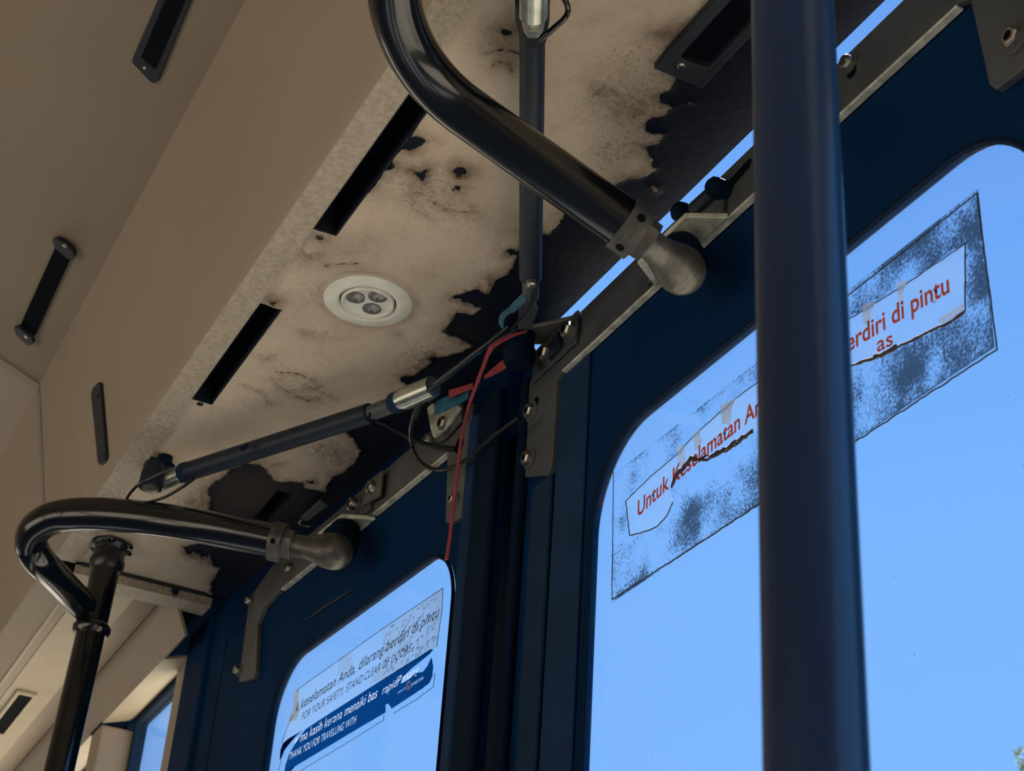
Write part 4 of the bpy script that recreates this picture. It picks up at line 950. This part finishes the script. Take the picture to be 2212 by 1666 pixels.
# ---- left sticker on the far pane
GO = -.006 - .0030 + .0006
def gL(u, v): return cL(u, v, GO)
stl = empty('sticker', gL(790, 1480), 'torn blue and grey safety sticker on the far door pane', 'sticker')
rl = Vector((-1, -SL, 0)).normalized()
def prismL(P, gap, m, name, th=.0002): return MB().prism([gL(u, v) + NLi * gap for u, v in P], NLi * th).obj(name, m, stl)
prismL([(640, 1494), (672, 1470), (740, 1422), (826, 1360), (958, 1271), (956, 1320), (950, 1345), (946, 1398), (820, 1475), (610, 1606), (625, 1560)], .0002, FILM, 'clear_film')
prismL([(826, 1360), (958, 1271), (956, 1320), (946, 1398), (880, 1440), (800, 1480), (828, 1420)], .0005, FILMG, 'greyed_film')
prismL([(735, 1420), (760, 1412), (766, 1440), (745, 1456), (728, 1462)], .0005, FILMG, 'greyed_film')
prismL([(637, 1494), (647, 1486), (646, 1520), (650, 1535), (640, 1556), (624, 1560), (634, 1530)], .0005, SHRED, 'film_tear')
prismL([(617, 1680), (636, 1650), (637, 1676)], .0005, SHRED, 'film_tear')
band = [(662, 1576), (700, 1551), (820, 1474), (900, 1424), (932, 1403), (938, 1404), (930, 1414), (905, 1434), (890, 1446), (872, 1464), (868, 1478), (884, 1469), (900, 1455), (916, 1452), (926, 1438), (934, 1420), (938, 1440), (936, 1462), (930, 1476), (915, 1488),
        (880, 1511), (848, 1532), (841, 1521), (835, 1523), (835, 1540), (780, 1572), (700, 1620), (640, 1656), (613, 1684), (618, 1655), (627, 1628), (640, 1606)]
prismL([(606, 1642), (608, 1620), (613, 1607), (624, 1597), (655, 1579), (640, 1592), (628, 1606), (616, 1622), (609, 1640)], .0009, BBLUE, 'blue_band')
band_ob = prismL(band, .0009, BBLUE, 'blue_band')
el = MB()
for P in ([(640, 1494), (672, 1470), (740, 1422), (826, 1360), (958, 1271)], [(958, 1271), (956, 1320), (948, 1375), (945, 1398)], [(609, 1640), (604, 1662), (602, 1690)], [(940, 1455), (938, 1484), (900, 1512), (852, 1541)], [(830, 1546), (830, 1556), (760, 1600), (640, 1672), (560, 1722)], [(610, 1606), (622, 1570), (634, 1545)]):
    el.tube(wob([gL(u, v) + NLi * .0006 for u, v in P], 0, .0002), .00032, 6)
el.obj('grimy_edge', EDGE, stl)
dk = MB()
for i in range(150):
    u = random.uniform(830, 945); v = 1360 - (u - 826) * .67 + random.uniform(8, 118)
    p = gL(u, v) + NLi * .0009; q_ = gL(u + 4, v - 6) + NLi * .0009; dk.tube([p, q_], .00022, 4)
o_ = dk.obj('scratch_dash', EDGE, stl); o_['kind'] = 'stuff'
CUT = []
TL = dict(fn=gL, right=rl, nrm=NLi, parent=stl, gap=.0014)
TB = dict(TL, gap=.0010)
text('k keselamatan Anda, dilarang berdiri di pintu', (640, 1541), (951, 1332), ((655, 1524), (655, 1504)), m=GTXT, shear=.22, off=.006, **TL)
text('FOR YOUR SAFETY, STAND CLEAR OF DOORS', (653, 1558), (890, 1408), ((654, 1558), (655, 1542)), m=GTXT, shear=.22, off=.0, **TL)
CUT.append(text('enma kasih kerana menaiki bas', (637, 1612), (816, 1507), ((655, 1600), (655, 1581)), m=LTXT, shear=.22, off=.0, **TB))
CUT.append(text('THANK YOU FOR TRAVELLING WITH', (626, 1643), (771, 1562), ((640, 1635), (640, 1620)), m=LTXT, shear=.22, off=.0, **TB))
CUT.append(text('rapidPenang', (827, 1502), (906, 1454), ((830, 1500), (830, 1482)), m=LTXT, shear=.25, off=.0, **TB))
CUT.append(text('kumpulan', (861, 1500), (878, 1489), ((861, 1500), (861, 1494)), m=LTXT, shear=.1, **TB))
CUT.append(text('prasarana', (890, 1484), (916, 1468), ((890, 1484), (890, 1475)), m=LTXT, shear=.1, off=.0, **TB))
lg = MB()
for P in ([(880, 1476), (883, 1474), (882, 1490), (879, 1492)], [(884, 1473), (888, 1470), (888, 1477), (884, 1480)], [(883, 1483), (888, 1480), (887, 1491), (882, 1494)]): lg.prism([gL(u, v) + NLi * .0009 for u, v in P], NLi * .0002)
CUT.append(lg.obj('emblem', LTXT, stl))
# the pale letters are windows in the vinyl: the band is filled around their outlines
def loops_of(me):
    bm = bmesh.new(); bm.from_mesh(me); bmesh.ops.remove_doubles(bm, verts=bm.verts, dist=1e-6)
    be = {}
    for e in bm.edges:
        if len(e.link_faces) == 1:
            a_, b_ = e.verts; be.setdefault(a_.index, []).append(b_.index); be.setdefault(b_.index, []).append(a_.index)
    co_ = [v.co.copy() for v in bm.verts]; bm.free(); out = []; seen = set()
    for st_ in be:
        if st_ in seen or len(be[st_]) != 2: continue
        lp = [st_]; seen.add(st_); cur = be[st_][0]; prev = st_
        while cur != st_ and cur not in seen:
            lp.append(cur); seen.add(cur); nx = [q for q in be[cur] if q != prev]
            if not nx: break
            prev, cur = cur, nx[0]
        if cur == st_ and len(lp) > 2: out.append([co_[q] for q in lp])
    return out
O_ = gL(780, 1540)
def to2(p): d_ = Vector(p) - O_; return (d_.dot(rl), d_.z)
bandL2 = np.array([to2(gL(u, v)) for u, v in band])
holes = []
for ob in CUT[:-1]:
    for lp in loops_of(ob.data):
        P2 = np.array([to2(p) for p in lp])
        if (sdist(P2, bandL2) > .0003).all(): holes.append([tuple(q) for q in P2])
def shapes(polys):
    cu = bpy.data.curves.new('fill', 'CURVE'); cu.dimensions = '2D'; cu.fill_mode = 'BOTH'
    for P2 in polys:
        sp = cu.splines.new('POLY'); sp.points.add(len(P2) - 1)
        for k_, (a_, b_) in enumerate(P2): sp.points[k_].co = (a_ * 100, b_ * 100, 0, 1)
        sp.use_cyclic_u = True
    o_ = bpy.data.objects.new('fill', cu); COL.objects.link(o_)
    m_ = bpy.data.meshes.new_from_object(o_.evaluated_get(bpy.context.evaluated_depsgraph_get()))
    COL.objects.unlink(o_); bpy.data.objects.remove(o_); return m_
nm = shapes([[tuple(q) for q in bandL2]] + holes)
for v in nm.vertices: v.co = O_ + rl * (v.co.x / 100) + Vector((0, 0, v.co.y / 100)) + NLi * .0010
nm.materials.clear(); nm.materials.append(BBLUE)
if len(nm.polygons) > 20: band_ob.data = nm
for ob in CUT[:-1]:
    for v in ob.data.vertices: v.co = v.co - NLi * .0002

# ================================================================== OUTSIDE
tipd = ray(2206, 1622) / FPX; tip = W(tipd * 14.0)
t = empty('tree', (tip.x - .5, tip.y - 1.6, -.4), 'green leafy twig tip of a tree outside, at the lower right edge', 'tree')
bx_, by_ = t.location.x, t.location.y
MB().tube([(bx_, by_, -.41), (bx_ + .05, by_, 1.5), (bx_, by_ + .1, 3.0), (tip.x, tip.y, tip.z - .25)], [.16, .12, .07, .012], 12).obj('trunk', BARK, t, True)
fo = MB(); rnd = random.Random(3)
def leafc(c, s):
    a = Vector((rnd.uniform(-1, 1), rnd.uniform(-1, 1), rnd.uniform(-1, 1))).normalized(); b = a.orthogonal().normalized()
    fo.add([c, c + a * s + b * s * .35, c + a * s * 2, c + a * s - b * s * .35], [(0, 1, 2, 3)])
for i in range(1500):
    h = rnd.random() ** .6; rad = 1.4 * h; an = rnd.uniform(0, 6.283); q = rad * math.sqrt(rnd.random())
    c0 = Vector((tip.x, tip.y, tip.z)).lerp(Vector((bx_, by_, tip.z - 2.0)), h)
    leafc(c0 + Vector((math.cos(an) * q, math.sin(an) * q, -.12 + rnd.uniform(-.1, .1))), .05)
for i in range(60): leafc(Vector(tip) + Vector((rnd.gauss(0, .02), rnd.gauss(0, .03), rnd.uniform(-.16, .02))), .022)
fo.obj('foliage', LEAF, t)
